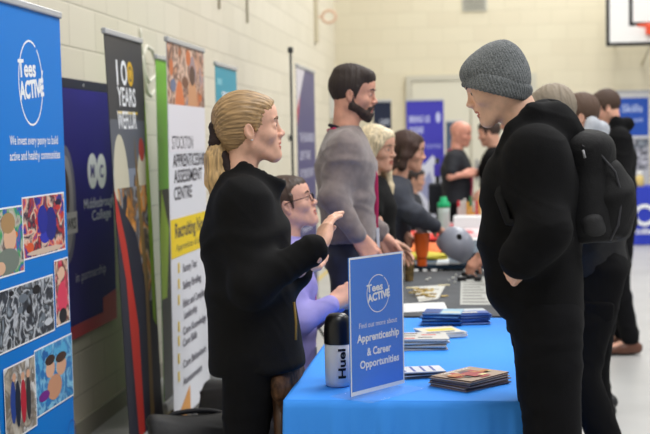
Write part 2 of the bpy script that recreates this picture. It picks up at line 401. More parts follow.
def person(key, label, D, face, head, neck, pelvis, arms, legs, top, bottom, skin=(224, 172, 146), hair=None, hair_c=(60, 45, 35),
           res=.008, size=1.0, hscale=1.0, female=False, head_pitch=0, head_roll=0, head_yaw=0, shw=.180, chest=(.125, .175), waist=(.12, .16), hem=(.13, .175),
           hem_py=None, sleeve=(.062, .052, .04), thigh=(.088, .062, .05), beard=None, extras=(), skin_extras=(), lift_hair=None, folds_amp=.006, shoes=(30, 30, 32), eyes=(70, 60, 50), group=None,
           brow_c=None, topname='jacket', seated=False, hipw=.10, soft=1, freq=1.0, short_sleeve=False, sdrop=.045, cat='person'):
    P = lambda j: at(j[0], j[1], D + (j[2] if len(j) > 2 else 0))
    f = CR * math.cos(math.radians(face)) + CF * math.sin(math.radians(face))
    nk = P(neck); pv = P(pelvis); spine = (nk - pv).normalized(); l = spine.cross(f).normalized(); ft = l.cross(spine).normalized()
    base = Vector((pv.x, pv.y, 0)); fine = .0024 if res < .009 else .0038
    # --- joints
    sh = {'L': nk + l * shw - spine * sdrop, 'R': nk - l * shw - spine * sdrop}
    hp = {'L': pv + l * hipw - spine * .03, 'R': pv - l * hipw - spine * .03}
    el = {}; wr = {}
    for q in 'LR':
        el[q] = P(arms[q][0]); wr[q] = P(arms[q][1])
    kn = {}; an = {}
    for q in 'LR':
        a = legs[q]; kn[q] = atz(a[0][0], a[0][1], D + a[0][2]); an[q] = atz(a[1][0], a[1][1] if len(a[1]) > 2 else .09, D + a[1][-1])
    # --- the body: torso and limbs, then head and hands at finer detail, all one mesh
    core = Sdf(); mid = pv.lerp(nk, .45); ch = pv.lerp(nk, .78)
    core.trunk(pv - spine * .05, mid, l, (chest[0] * .8, .14), (chest[0] * .75, .12), .04).trunk(mid, ch, l, (chest[0] * .75, .12), (chest[0] * .8, .15), .05)
    shc = {q: sh[q] + (nk - sh[q]) * .24 - spine * .05 for q in 'LR'}
    core.cone(shc['L'], shc['R'], .035, .035, .05).cone(nk - spine * .04, nk + spine * .05, .06, .052, .04)
    for q in 'LR':
        core.chain([shc[q], el[q], wr[q].lerp(el[q], .12)], (.036, .032, .026), .01)
        core.chain([hp[q], kn[q], an[q]], (.075, .052, .036), .03); core.cone(an[q], an[q] + ft * .13 - UP * .04, .034, .028, .02)
    cv, cf = core.mesh(.012); cmi = np.zeros(len(cf), int)
    HS = hscale * 1.0
    fh = CR * math.cos(math.radians(face + head_yaw)) + CF * math.sin(math.radians(face + head_yaw))
    lh = UP.cross(fh).normalized(); Rp = Matrix.Rotation(math.radians(-head_pitch), 3, lh); fh2 = Rp @ fh; up2 = Rp @ UP
    Rr = Matrix.Rotation(math.radians(head_roll), 3, fh2); up2 = Rr @ up2; HR = frame(fh2, up2) ; HC = P(head)
    hc = np.array(HC)
    hs = head_sdf(female)
    nl = (np.array(nk) - hc) @ HR / HS   # neck base in the head's own frame
    hs.cone((-.03, 0, -.05), nl * .92, .050 if female else .056, .052 if female else .062, .03)
    hv, hf = hs.mesh(fine * 1.0)
    c_ = hv[hf].mean(1); lipm = (c_[:, 0] > .0855) & (np.abs(c_[:, 1]) < .0215 - .5 * np.abs(c_[:, 2] + .064)) & (c_[:, 2] > -.0775) & (c_[:, 2] < -.0535)
    hmi = np.where(lipm, 1, 0)
    toW = lambda v: (v * HS) @ HR.T + hc
    parts = [(cv, cf, cmi), (toW(hv), hf, hmi)]
    for q in 'LR':
        a = arms[q]
        if len(a) < 3 or a[2] is None: continue
        dpx, n, kw = a[2]
        d = (P(dpx) - wr[q]).normalized(); n = Vector(n[0] * CR + n[1] * UP + n[2] * CF); z = -(n - d * n.dot(d)).normalized(); y = z.cross(d)
        v_, f_ = hand_sdf(**kw).mesh(.0021 if res < .009 else .0032); v_ = v_ * (1.0 if female else 1.08) * size
        R = np.array([[d.x, y.x, z.x], [d.y, y.y, z.y], [d.z, y.z, z.z]])
        if q == 'L': v_ = v_ * np.array((1, -1, 1)); f_ = f_[:, ::-1]
        parts.append((v_ @ R.T + np.array(wr[q]), f_, np.zeros(len(f_), int)))
    off = 0; VV = []; FF = []; MM = []
    for v_, f_, m_ in parts: VV.append(v_); FF.append(f_ + off); MM.append(m_); off += len(v_)
    sk = mat('skin_%d_%d_%d' % skin, skin, .5, .15, 90, .05, 25, sss=.08); lipc = tuple(int(a * b) for a, b in zip(skin, (.86, .66, .66)))
    body = link_mesh('person', np.concatenate(VV), np.concatenate(FF), [sk, mat('lip_%d_%d_%d' % lipc, lipc, .4)], None, np.concatenate(MM), True, base)
    tag(body, label, cat, group)
    # --- eyes, brows
    if res < .013:
        for y in (-1, 1):
            mb = MB(); c = Vector(toW(np.array([(.0742, y * .031, .0006)]))[0]); ax = Vector(HR[:, 0])
            pr = [(.0009, .0105), (.0042, .0098)]; e = .0122 * HS
            mb.lathe(c, [(e * math.sin(math.radians(t)), -e * math.cos(math.radians(t))) for t in range(2, 179, 11)][:14], cm((225, 220, 214), .25), 16, ax)
            mb.lathe(c + ax * e * .86, [(.0058 * HS, 0), (.005 * HS, .0013), (.0025 * HS, .0019)], cm(eyes, .2), 14, ax)
            mb.build('eye', body)
            s = Sdf(); s.chain([(.0915, y * .012, .0225), (.0905, y * .030, .0270), (.0810, y * .047, .0235)], (.0032, .0036, .0024), .003)
            v_, f_ = s.mesh(.0014); link_mesh('eyebrow', toW(v_), f_, mat('hair_%d_%d_%d' % (brow_c or hair_c), brow_c or hair_c, .7), body, None, True)
    # --- hair
    if hair:
        s = hair_sdf(hair); hm = mat('hair_%d_%d_%d' % hair_c, hair_c, .5, .2, 160, .16, 60, stretch=(.12, 2.0, 2.0) if hair == 'bun' else (2, 2, .3))
        if lift_hair: lift_hair(s)
        v_, f_ = s.mesh(.0028 if res < .009 else .0045); v_ = strands(v_, f_) if hair == 'bun' else folds(v_, f_, .0035 if hair == 'grey' else .002, 5.0, 3, (2.5, 2.5, .6))
        link_mesh('hair', toW(v_), f_, hm, body, None, True)
    if beard:
        s = Sdf()
        for y in (-1, 1):
            s.cone((.002, y * .064, .0), (.006, y * .057, -.055), .009, .017, .012); s.cone((.004, y * .055, -.058), (.064, y * .016, -.102), .018, .017, .02)
            s.cone((.096, y * .004, -.047), (.084, y * .024, -.062), .006, .006, .008); s.cone((.084, y * .024, -.06), (.07, y * .026, -.09), .008, .012, .012)
            s.cone((.03, y * .055, -.06), (.07, y * .03, -.085), .014, .012, .015)
        s.cone((.076, 0, -.098), (.077, 0, -.106), .019, .016, .02); s.ell((.083, 0, -.083), (.014, .014, .007), k=.008)
        v_, f_ = s.mesh(.0028); v_ = folds(v_, f_, .002, 5, 5); link_mesh('beard', toW(v_), f_, mat('beard_%d_%d_%d' % beard, beard, .7, .6, 220, .25, 90), body, None, True)
    # --- top
    s = Sdf(); he = P(hem_py) if hem_py else pv - spine * .04
    m1 = he.lerp(nk, .45); c1 = he.lerp(nk, .76)
    s.trunk(he, m1, l, hem, waist, .03).trunk(m1 - spine * .01, c1 + spine * .01, l, waist, chest, .06)
    s.ell(np.array(c1), (chest[0], chest[1], .15), np.stack([np.array(ft), np.array(l), np.array(spine)], 1), .06)
    s.cone(sh['L'] - l * .03, sh['R'] + l * .03, sleeve[0] * .92, sleeve[0] * .92, .09); s.cone(nk - spine * .05, nk + spine * .005, .085, .066, .06)
    for q in 'LR': s.cone(nk - spine * .01, sh[q].lerp(nk, .2), .055, sleeve[0] * .85, .07)
    for q in 'LR':
        if short_sleeve: s.cone(sh[q], sh[q].lerp(el[q], .7), sleeve[0], sleeve[1], .03); continue
        s.cone(sh[q] + (nk - sh[q]) * .20 - spine * .045, el[q], sleeve[0] * .90, sleeve[1], .07); e = wr[q].lerp(el[q], .06 + sleeve[2] * .6); s.cone(el[q], e, sleeve[1], sleeve[2], .035)
    hole = nk + spine * .09
    s.cone(nk + spine * .035, hole, .052, .062, .01, sub=True)
    for e in extras: addx(s, e, P, l)
    v_, f_ = s.mesh(res); v_ = soften(v_, f_, soft); v_ = folds(v_, f_, folds_amp, freq, hash_(key)); link_mesh(topname, v_, f_, top, body, None, True)
    # --- bottom
    s = Sdf(); s.trunk(pv - spine * .06, pv + spine * .08, l, (.115, .155), (.115, .15), .03)
    for q in 'LR':
        s.cone(hp[q], kn[q], thigh[0], thigh[1], .035); s.cone(kn[q], an[q] + UP * .03, thigh[1], thigh[2], .02)
    v_, f_ = s.mesh(max(res, .009)); v_ = folds(v_, f_, folds_amp * .9, 1.0, hash_(key) + 5); link_mesh('trousers', v_, f_, bottom, body, None, True)
    for q in 'LR':
        s = Sdf(); a = an[q]; fl = Vector((ft.x, ft.y, 0)).normalized(); g = Vector((a.x, a.y, 0))
        s.cone(g - fl * .045 + UP * .05, g + fl * .05 + UP * .045, .042, .04, .03); s.cone(g + fl * .05 + UP * .04, g + fl * .17 + UP * .032, .042, .032, .03); s.cone(g + UP * .05, g + UP * .10, .042, .046, .03)
        s.ell(g + fl * .05 - UP * .05, (.3, .3, .052), k=.004, sub=True)
        v_, f_ = s.mesh(.007); v_[:, 2] = np.maximum(v_[:, 2], .002); sc = shoes; so = mat('sole_dark', (25, 24, 24), .7)
        zz = v_[f_].mean(1)[:, 2]; link_mesh('shoe', v_, f_, [mat('shoe_%d_%d_%d' % sc, sc, .45, .2, 60), so], body, np.where(zz < .018, 1, 0), True)
    return dict(body=body, P=P, toW=lambda p: Vector(toW(np.array([p]))[0]), l=l, f=ft, spine=spine, nk=nk, pv=pv, HR=HR, HS=HS, sh=sh, el=el, wr=wr, chest=chest)
def strands(vs, fs):
    a = np.arctan2(vs[:, 1], vs[:, 2] + .02); N = vnormals(vs, fs)
    d = .0009 * np.sin(a * 50 + 5 * vs[:, 0] * 10) + .0007 * np.sin(a * 23 + 2) + .0004 * np.sin(a * 91)
    return vs + N * d[:, None]
def hash_(k): return sum(ord(c) * (i + 3) for i, c in enumerate(k)) % 9973
def addx(s, e, P, l=None):
    """extra cloth volume: ('c', [joint, ...], [radius, ...], blend) or ('s', joint, joint, r1, r2, k) to cut"""
    if e[0] == 'c': s.chain([P(j) for j in e[1]], e[2], e[3])
    elif e[0] == 'collar':
        a, b_ = P(e[1]), P(e[2]); t = .016; s.trunk(a, b_, l, e[3], e[4], .03)
        d_ = (b_ - a).normalized(); s.trunk(a.lerp(b_, .25), b_ + d_ * .05, l, (e[3][0] - t, e[3][1] - t), (e[4][0] - t + .004, e[4][1] - t + .002), .006, sub=True)
    elif e[0] == 's': s.cone(P(e[1]), P(e[2]), e[3], e[4], e[5], sub=True)
def lanyard(p, c=(190, 20, 85), drop=.42, off=.0, wid=.010):
    """ribbon round the neck and down the chest"""
    mb = MB(); nk, l, f, sp = p['nk'], p['l'], p['f'], p['spine']; ft = p['chest'][0] - .010; m = mat('ribbon_%d_%d_%d' % c, c, .6)
    for sg in (-1, 1):
        pts = [nk - f * .078 + sp * .048, nk + l * sg * .062 - f * .045 + sp * .050, nk + l * sg * .086 + f * .0 + sp * .034, nk + l * sg * .090 + f * .055 + sp * .002, nk + l * sg * .075 + f * (ft * .82) - sp * .07, nk + l * sg * .055 + f * (ft + .008) - sp * .16, nk + l * sg * .03 + f * (ft + .008) - sp * (drop * .7), nk + f * (ft + .002) - sp * drop]
        fine = []
        for i in range(len(pts) - 1):
            for t in range(4): fine.append(pts[i].lerp(pts[i + 1], t / 4))
        fine.append(pts[-1]); mb.tube(fine, wid, m, 8, flat=(1.0, .35))
    mb.box(nk + f * (ft + .010) - sp * (drop + .045), (.012, .07, .09), cm((225, 225, 230)), Matrix(np.stack([np.array(f), np.array(l), np.array(sp)], 1).tolist()))
    return mb.build('lanyard', p['body'])
def glasses(p, c=(25, 22, 22), r=.0013):
    mb = MB(); T = p['toW']; m = cm(c, .3)
    for y in (-1, 1):
        pts = []
        for i in range(20):
            q = 2 * math.pi * i / 20; a = .021 * (abs(math.cos(q)) ** .7) * (1 if math.cos(q) > 0 else -1); b = .0155 * (abs(math.sin(q)) ** .7) * (1 if math.sin(q) > 0 else -1)
            pts.append(T((.1015 - abs(a + y * 0) * 0.0 - .006 * ((y * .031 + a) * y - .01) / .02 * .5, y * .032 + a, -.001 + b)))
        mb.tube(pts, r, m, 6, closed=True)
        mb.tube([T((.094, y * .052, .006)), T((.06, y * .074, .006)), T((.0, y * .084, .008)), T((-.012, y * .083, .002))], r, m, 6)
    mb.tube([T((.103, -.011, .003)), T((.108, 0, .005)), T((.103, .011, .003))], r, m, 6)
    return mb.build('glasses', p['body'])
# ------------------------------------------------------------------ the hall
WX, BY = -2.05, 18.8
def struct(o): o['kind'] = 'structure'; return o
def brick_mat(key, ca, cb, mo, ux):
    m = bpy.data.materials.new(key); m.use_nodes = True; nt = m.node_tree; b = nt.nodes['Principled BSDF']; b.inputs['Roughness'].default_value = .75
    tc = nt.nodes.new('ShaderNodeTexCoord'); sp = nt.nodes.new('ShaderNodeSeparateXYZ'); cb_ = nt.nodes.new('ShaderNodeCombineXYZ')
    nt.links.new(tc.outputs['Object'], sp.inputs[0]); nt.links.new(sp.outputs[ux], cb_.inputs[0]); nt.links.new(sp.outputs[2], cb_.inputs[1])
    br = nt.nodes.new('ShaderNodeTexBrick'); br.inputs['Scale'].default_value = 1.0; br.inputs['Brick Width'].default_value = .45; br.inputs['Row Height'].default_value = .225
    br.inputs['Mortar Size'].default_value = .007; br.inputs['Mortar Smooth'].default_value = .6; br.inputs['Color1'].default_value = lin(ca); br.inputs['Color2'].default_value = lin(cb); br.inputs['Mortar'].default_value = lin(mo)
    nt.links.new(cb_.outputs[0], br.inputs['Vector']); nt.links.new(br.outputs['Color'], b.inputs['Base Color'])
    inv = nt.nodes.new('ShaderNodeMath'); inv.operation = 'SUBTRACT'; inv.inputs[0].default_value = 1; nt.links.new(br.outputs['Fac'], inv.inputs[1])
    n = nt.nodes.new('ShaderNodeTexNoise'); n.inputs['Scale'].default_value = 60; nt.links.new(tc.outputs['Object'], n.inputs['Vector'])
    ad = nt.nodes.new('ShaderNodeMath'); ad.operation = 'MULTIPLY_ADD'; ad.inputs[1].default_value = .12; nt.links.new(n.outputs[0], ad.inputs[0]); nt.links.new(inv.outputs[0], ad.inputs[2])
    bp = nt.nodes.new('ShaderNodeBump'); bp.inputs['Strength'].default_value = .5; bp.inputs['Distance'].default_value = .006; nt.links.new(ad.outputs[0], bp.inputs['Height']); nt.links.new(bp.outputs[0], b.inputs['Normal'])
    return m
mb = MB(); mb.box((6, 8, -.05), (18, 24, .1), mat('hall_floor', (180, 180, 179), .35, .05, 30, .03, 1.5)); struct(mb.build('floor'))
for k, (a, b, c, d) in enumerate((((2.9, 11.0), (8, 11.0), .05, (175, 178, 180)), ((1.2, 8.0), (8, 8.0), .04, (178, 180, 184)))):
    mb = MB(); mb.box(((a[0] + b[0]) / 2, a[1], .0006), (b[0] - a[0], c, .001), cm(d, .4)); struct(mb.build('trim_%d' % (k + 3)))
for k, xx in enumerate((-1.72,)):
    mb = MB(); mb.box((xx, 8, .0006), (.05, 20, .001), cm((205, 180, 90), .4)); struct(mb.build('trim_%d' % (k + 6)))
mb = MB(); mb.box((WX - .1, 8, 3.5), (.2, 24, 7.2), brick_mat('block_left', (219, 212, 193), (213, 206, 186), (200, 193, 174), 1)); struct(mb.build('wall_left'))
mb = MB(); mb.box((6, BY + .1, 3.5), (18, .2, 7.2), brick_mat('block_back', (217, 209, 184), (213, 204, 179), (207, 199, 174), 0)); struct(mb.build('wall_back'))
mb = MB(); mb.box((WX + .008, 8, .05), (.016, 24, .1), cm((170, 165, 150))); struct(mb.build('baseboard_left'))
mb = MB(); mb.box((6, BY - .008, .05), (18, .016, .1), cm((150, 148, 140))); struct(mb.build('baseboard_back'))
# pale double door
dl = onplane(406, 76, (0, BY, 0), (0, 1, 0)); dz = dl.z; dx = dl.x
mb = MB(); fm = cm((196, 192, 176), .5)
for q in (dx + .04, dx + 1.86): mb.box((q, BY - .03, dz / 2), (.08, .06, dz), fm)
mb.box((dx + .95, BY - .03, dz - .04), (1.738, .058, .08), fm); dfr = struct(mb.build('door_1'))
for i, q in enumerate((dx + .51, dx + 1.38)):
    mb = MB(); mb.box((q, BY - .025, dz / 2 - .04), (.85, .04, dz - .1), mat('door_paint', (212, 208, 190), .5, .02, 20)); w = mb.build('door_panel', dfr)
    mb = MB(); mb.box((q + (.35 if i == 0 else -.35), BY - .06, 1.05), (.04, .04, .3), cm((150, 150, 150), .3)); mb.build('door_handle', w)

# basketball backboard and ring
B = onplane(606, 46.5, (0, BY - 1.0, 0), (0, 1, 0)); bw, bh = 1.22, .92
bb = empty('basketball_backboard', (B.x + bw / 2, BY - 1.0, B.z), 'white basketball backboard with black edge and orange ring high on the back wall', 'basketball hoop')
mb = MB(); mb.box((B.x + bw / 2, BY - .98, B.z + bh / 2), (bw, .03, bh), cm((236, 236, 234), .3)); mb.build('board', bb)
pr = Print((B.x, BY - .997, B.z), (1, 0, 0)); K = (28, 28, 30); t = .05
for q in ((0, 0, bw, t), (0, bh - t, bw, bh), (0, 0, t, bh), (bw - t, 0, bw, bh)): pr.rect(*q, K)
i0, i1, j0, j1 = .31, .91, .27, .72
for q in ((i0, j0, i1, j0 + t), (i0, j1 - t, i1, j1), (i0, j0, i0 + t, j1), (i1 - t, j0, i1, j1)): pr.rect(*q, K)
pr.build('painted_lines', bb)
rx, ry, rz = B.x + bw / 2, BY - 1.3, B.z + .25; orange = mat('ring_orange', (232, 82, 42), .4)
mb = MB(); mb.tube([(rx + .225 * math.cos(a), ry + .225 * math.sin(a), rz) for a in (2 * math.pi * i / 28 for i in range(28))], .012, orange, 8, closed=True); rg = mb.build('ring', bb)
mb = MB(); mb.box((rx, BY - 1.04, rz - .04), (.16, .08, .13), orange, bev=.01); mb.build('bracket', rg)
mb = MB(); st = cm((206, 198, 172), .6)
for sx in (-.35, .35):
    mb = MB(); mb.tube([(rx + sx, BY - .96, B.z + .1), (rx + sx * 1.1, BY - .02, B.z + .05)], .012, st); mb.build('wall_bracket', bb); mb = MB(); mb.tube([(rx + sx, BY - .96, B.z + .75), (rx + sx * 1.1, BY - .02, B.z + .75)], .012, st); mb.build('wall_bracket', bb)
mb = MB(); mb.tube([(rx, BY - .96, B.z + .02), (rx, BY - .02, B.z - .2)], .02, st); mb.build('wall_bracket', bb)
# air grille on the back wall
G = onplane(463, 10, (0, BY, 0), (0, 1, 0)); g = empty('air_grille', (G.x + .17, BY, G.z), 'small pale grey slatted air grille high on the back wall', 'vent')
mb = MB(); gm = cm((185, 184, 172), .5); gd = cm((140, 138, 128), .6); mb.box((G.x + .17, BY - .01, G.z + .15), (.36, .02, .34), gm); mb.build('frame', g)
for i in range(6):
    mb = MB(); mb.box((G.x + .17, BY - .025, G.z + .03 + i * .05), (.30, .014, .018), gd); mb.build('slat', g)
# small ring bracket high on the left wall
H = onplane(317, 17, (WX, 0, 0), (1, 0, 0)); g = empty('practice_hoop', (WX, H.y, H.z), 'small faded pink ring on a wall bracket high on the left wall', 'hoop')
mb = MB(); mb.box((WX + .02, H.y - .25, H.z), (.04, .18, .7), cm((196, 186, 160), .5)); mb.build('wall_plate', g)
mb = MB(); mb.tube([(WX + .16 + .09 * math.cos(a), H.y, H.z + .08 * math.sin(a)) for a in (2 * math.pi * i / 24 for i in range(24))], .018, cm((220, 186, 160), .5), 8, closed=True)
mb.tube([(WX, H.y, H.z), (WX + .06, H.y, H.z)], .015, cm((220, 186, 160), .5)); mb.build('ring', g)
# pale wall box in the corner
H = onplane(331, 105, (WX, 0, 0), (1, 0, 0)); g = empty('wall_box', (WX, H.y, H.z - .2), 'pale wall box with a dark top fitting near the hall corner', 'box')
mb = MB(); mb.box((WX + .07, H.y, H.z - .03), (.14, .3, .34), cm((208, 208, 200), .4), bev=.01); mb.build('casing', g)
mb = MB(); mb.box((WX + .08, H.y, H.z + .17), (.16, .3, .05), cm((110, 108, 100), .5), bev=.01); mb.build('top_fitting', g)

# ------------------------------------------------------------------ things on and along the left wall
def pull_up(label, x, y0, y1, zt, lean=0.0, zb=.10, group='pull-up banners along the left wall', facing=None, base_c=(150, 152, 156)):
    """roll-up banner parallel to the left wall (or facing the camera); returns (root, Print)"""
    if facing is None:
        p0 = V(x, y0, zb); u = V(0, 1, 0); n = V(1, 0, 0)
    else:
        p0 = V(x, y0, zb); u = V(*facing).normalized(); n = u.cross(UP)
    W_ = y1 - y0 if facing is None else y1
    w = (UP - u * lean).normalized()
    root = empty('roll_up_banner', V(p0.x, p0.y, 0) + u * W_ / 2, label, 'banner', group)
    R = Matrix((u, -n, UP)).transposed(); H_ = zt - zb
    mb = MB(); mb.box(V(p0.x, p0.y, zb * .5) + u * W_ / 2 - n * .03, (W_ + .03, .10, zb * .92), cm(base_c, .3), R, .015)
    for q in (.12, W_ - .12): mb.box(V(p0.x, p0.y, .008) + u * q - n * .03, (.04, .13, .014), cm(base_c, .3), R, .004)
    mb.build('base_cassette', root)
    mb = MB(); mb.tube([V(p0.x, p0.y, zb) + u * W_ / 2 - n * .05, p0 + u * W_ / 2 + w * H_ - n * .02], .009, cm((120, 120, 124), .3)); mb.build('support_pole', root)
    mb = MB(); Rw = Matrix((u, -n, w)).transposed(); mb.box(p0 + u * W_ / 2 + w * (H_ + .008) , (W_ + .012, .022, .028), cm((176, 178, 182), .25), Rw, .006); mb.build('top_rail', root)
    pr = Print(p0 + n * .002, u, w); pr.W = W_; pr.H = H_; return root, pr
def sheet(pr, c, n=14, amp=.004):
    """the fabric sheet itself, with slight thickness and curl"""
    m = c if not isinstance(c, tuple) else cm(c, .4); b = pr.p0 + pr.u * pr.W / 2 + pr.w * pr.H / 2
    pr.mb.box(b - pr.n * .002, (pr.W, .003, pr.H), m, Matrix((pr.u, -pr.n, pr.w)).transposed())
WH = (240, 242, 245)
def tees_logo(pr, a, b, r, c=WH, sx=1.0):
    pr.ring(a, b, r * sx, r * 1.05, r * .05, c, 62, 415)
    pr.text('Tees', a - r * .98 * sx, b + r * .12, r * .42, c, 'l', .03, r * 1.42 * sx, .05)
    pr.text('ACTIVE', a - r * .92 * sx, b - r * .42, r * .42, c, 'l', .045, r * 2.0 * sx, .09)
    pr.poly([(a + r * .66 * sx, b - r * .2), (a + r * .73 * sx, b - r * .24), (a + r * 1.05 * sx, b + r * .34), (a + r * .98 * sx, b + r * .36)], c)

# Tees Active banner
yr = onplane(62, 18, (-1.62, 0, 0), (1, 0, 0)).y; yl = onplane(-13, 0, (-1.62, 0, 0), (1, 0, 0)).y; zt = onplane(62, 18, (-1.62, 0, 0), (1, 0, 0)).z
root, pr = pull_up('bright blue banner with white circle logo and sports photos, nearest on the left', -1.62, yl, yr, zt, .018)
sheet(pr, mat('banner_blue', (10, 122, 212), .5, spec=.2))
a, b = pr.px(31, 83); tees_logo(pr, a, b, .150, WH, .86)
for t, (x0, y0, x1, y1), bo in (('We invest every penny to build', (10, 146, 58, 143), .0), ('active and healthy communities', (10, 162, 60, 157), .0)):
    pr.tpx(t, x0, y0, x1, y1, WH, .01, .034)
def crn(pr, tl, br, tr=None):
    a0, b1 = pr.px(*tl); a1, b0 = pr.px(*br); return max(a0, .0), b0, min(a1, pr.W), b1
kid = [(.55, .55, .22, .2, (226, 182, 150)), (.5, .78, .24, .16, (176, 140, 96)), (.45, .2, .4, .2, (120, 130, 120)), (.2, .12, .16, .1, (226, 182, 150))]
for (tl, br, base, pal, n, seed, sh) in (
        ((-14, 212), (24, 270), (90, 120, 150), [(226, 110, 40), (40, 90, 190), (60, 160, 90), (200, 190, 180), (90, 60, 50)], 24, 1, kid),
        ((22, 199), (65, 248), (60, 60, 110), [(40, 50, 160), (220, 90, 50), (230, 200, 180), (30, 30, 60), (200, 60, 60)], 40, 2, [(.5, .3, .12, .12, (50, 60, 180)), (.65, .5, .14, .3, (30, 40, 130)), (.45, .6, .12, .25, (35, 45, 150)), (.5, .06, .45, .05, (215, 190, 170))]),
        ((-14, 297), (54, 329), (150, 160, 170), [(40, 44, 52), (60, 66, 76), (200, 205, 212), (30, 30, 34), (110, 120, 130)], 40, 3, None),
        ((54, 262), (69, 320), (190, 180, 170), [(220, 60, 90), (60, 40, 40), (230, 190, 165)], 8, 4, [(.5, .4, .38, .26, (222, 66, 96)), (.5, .8, .25, .1, (228, 188, 160)), (.5, .12, .3, .12, (30, 30, 40))]),
        ((34, 352), (74, 393), (60, 150, 205), [(90, 180, 225), (40, 120, 190), (140, 205, 235), (30, 100, 170)], 40, 5, [(.48, .3, .2, .2, (206, 150, 118)), (.38, .62, .12, .14, (226, 176, 145)), (.38, .76, .13, .08, (60, 40, 34)), (.68, .58, .14, .15, (222, 170, 138)), (.68, .72, .15, .08, (70, 46, 36)), (.2, .25, .14, .08, (120, 40, 140))]),
        ((3, 371), (36, 424), (205, 200, 190), [(190, 180, 165), (120, 110, 100), (225, 225, 225)], 14, 6, [(.25, .5, .09, .3, (40, 70, 150)), (.4, .45, .09, .33, (30, 40, 60)), (.58, .45, .09, .32, (190, 40, 60)), (.75, .45, .08, .32, (50, 50, 56)), (.3, .84, .06, .06, (220, 170, 140)), (.58, .8, .06, .06, (220, 170, 140)), (.76, .8, .06, .06, (220, 170, 140))])):
    a0, b0, a1, b1 = crn(pr, tl, br)
    pr.rect(max(a0 - .006, .0), b0 - .006, min(a1 + .006, pr.W), b1 + .006, WH); pr.photo(a0, b0, min(a1, pr.W - .004), b1, base, pal, n, seed, .16, sh)
pr.ring(*pr.px(71, 432), .05, .05, .004, (40, 70, 170)); pr.build('printed_panel', root)

# purple college banner fixed flat to the wall
PX = WX + .012; a0 = onplane(48, 75, (PX, 0, 0), (1, 0, 0)); a1 = onplane(117, 318, (PX, 0, 0), (1, 0, 0)); z1 = onplane(60, 77, (PX, 0, 0), (1, 0, 0)).z
root = empty('wall_banner', (WX, (a0.y + a1.y) / 2, a1.z), 'deep purple college banner with a red lower edge hanging flat on the wall', 'banner')
pr = Print((PX, a0.y, a1.z), (0, 1, 0)); pr.W = a1.y - a0.y; pr.H = z1 - a1.z; sheet(pr, mat('college_purple', (44, 38, 128), .55, spec=.15))
pr.rect(0, pr.H - .05, pr.W, pr.H, (30, 28, 60)); A = pr.px
for q in (.12, pr.W - .5): pr.ell(q, pr.H - .025, .008, .008, (220, 220, 220))
w_, h_ = pr.W, pr.H
pr.poly([(0, 0), (w_, 0), (w_, .17), (w_ - .26, .15), (w_ - .26, .07), (0, .07)], (196, 30, 62))
for x, ch in ((92.5, 'M'), (101.5, 'C')):
    a, b = A(x, 171); pr.ell(a, b, .088, .095, WH, 28); pr.text(ch, a, b - .034, .07, (60, 56, 140), 'c', .03)
pr.tpx('Middlesbrough', 84, 207, 114, 206, (214, 214, 232), .01, .055); pr.tpx('College', 92, 219, 111, 218, (214, 214, 232), .01, .055)
pr.tpx('in partnership', 76, 281, 106, 273, (196, 196, 222), .0, .052)
a, b = A(66, 205); pr.ell(a, b, .16, .30, (120, 118, 140), 30); pr.ell(a, b, .12, .25, (176, 172, 176), 30); pr.ell(a - .02, b + .05, .08, .14, (90, 60, 60), 20)
a, b = A(71, 222); pr.rect(a - .16, b - .06, a + .10, b + .05, (222, 218, 214)); pr.text('HAWKS', a - .15, b - .035, .055, (40, 36, 50), 'l', .03, .23)
pr.build('printed_panel', root)

# 100 years banner
X = -1.66; c0 = onplane(105, 28, (X, 0, 0), (1, 0, 0)); c1 = onplane(142, 41, (X, 0, 0), (1, 0, 0)); c2 = onplane(131, 434, (X, 0, 0), (1, 0, 0))
lean = (c0.y - c2.y) / (c0.z - c2.z)
root, pr = pull_up('tall dark banner with 100 YEARS text, hard hats and a red stripe', X, c2.y - .02, c2.y - .02 + (c1.y - c0.y), (c0.z + c1.z) / 2, -lean, .08)
sheet(pr, mat('banner_charcoal', (66, 68, 74), .5, spec=.2)); W_, H_ = pr.W, pr.H
pr.rect(0, H_ * .55, W_, H_ * .80, (96, 100, 110)); pr.rect(0, H_ * .42, W_, H_ * .68, (134, 142, 158)); pr.rect(0, H_ * .80, W_, H_, (66, 66, 70))
def T(x, y): return pr.px(x, y)
a, b = T(117, 84); pr.text('1', a, b, .115, WH, 'l', .03); a2 = a + .07; pr.ring(a2 + .06, b + .058, .052, .06, .022, WH); pr.ring(a2 + .17, b + .058, .052, .06, .022, (222, 178, 50)); pr.ell(a2 + .17, b + .058, .022, .028, (222, 178, 50))
pr.tpx('YEARS', 118, 105, 136, 107, WH, .02, .09)
a, b = T(118, 111); pr.rect(a, b - .012, a + .34, b, (222, 190, 60)); pr.tpx('WEFLUR', 118, 128, 137, 129, WH, .02, .085)
a, b = T(114, 190); pr.ell(max(a - .04, .135), b, .13, .26, (205, 200, 178), 24); a, b = T(150, 188); pr.ell(min(a, W_ - .12), b, .11, .2, (206, 200, 176), 24); pr.ell(min(a, W_ - .12), b + .2, .05, .06, (176, 60, 50), 14)
a, b = T(134, 175); pr.poly([(a, b), (a + .02, b), (a + .13, b - .42), (a + .1, b - .42)], (176, 130, 70)); pr.poly([(a, b), (a + .02, b), (a - .08, b - .42), (a - .11, b - .42)], (60, 60, 66))
a0, b0 = T(122, 262); pr.photo(a0, b0 - .25, W_ - .06, b0 + .35, (120, 100, 84), [(60, 56, 52), (190, 170, 140), (214, 140, 50), (80, 70, 60), (150, 150, 156), (40, 46, 60)], 34, 9, .14)
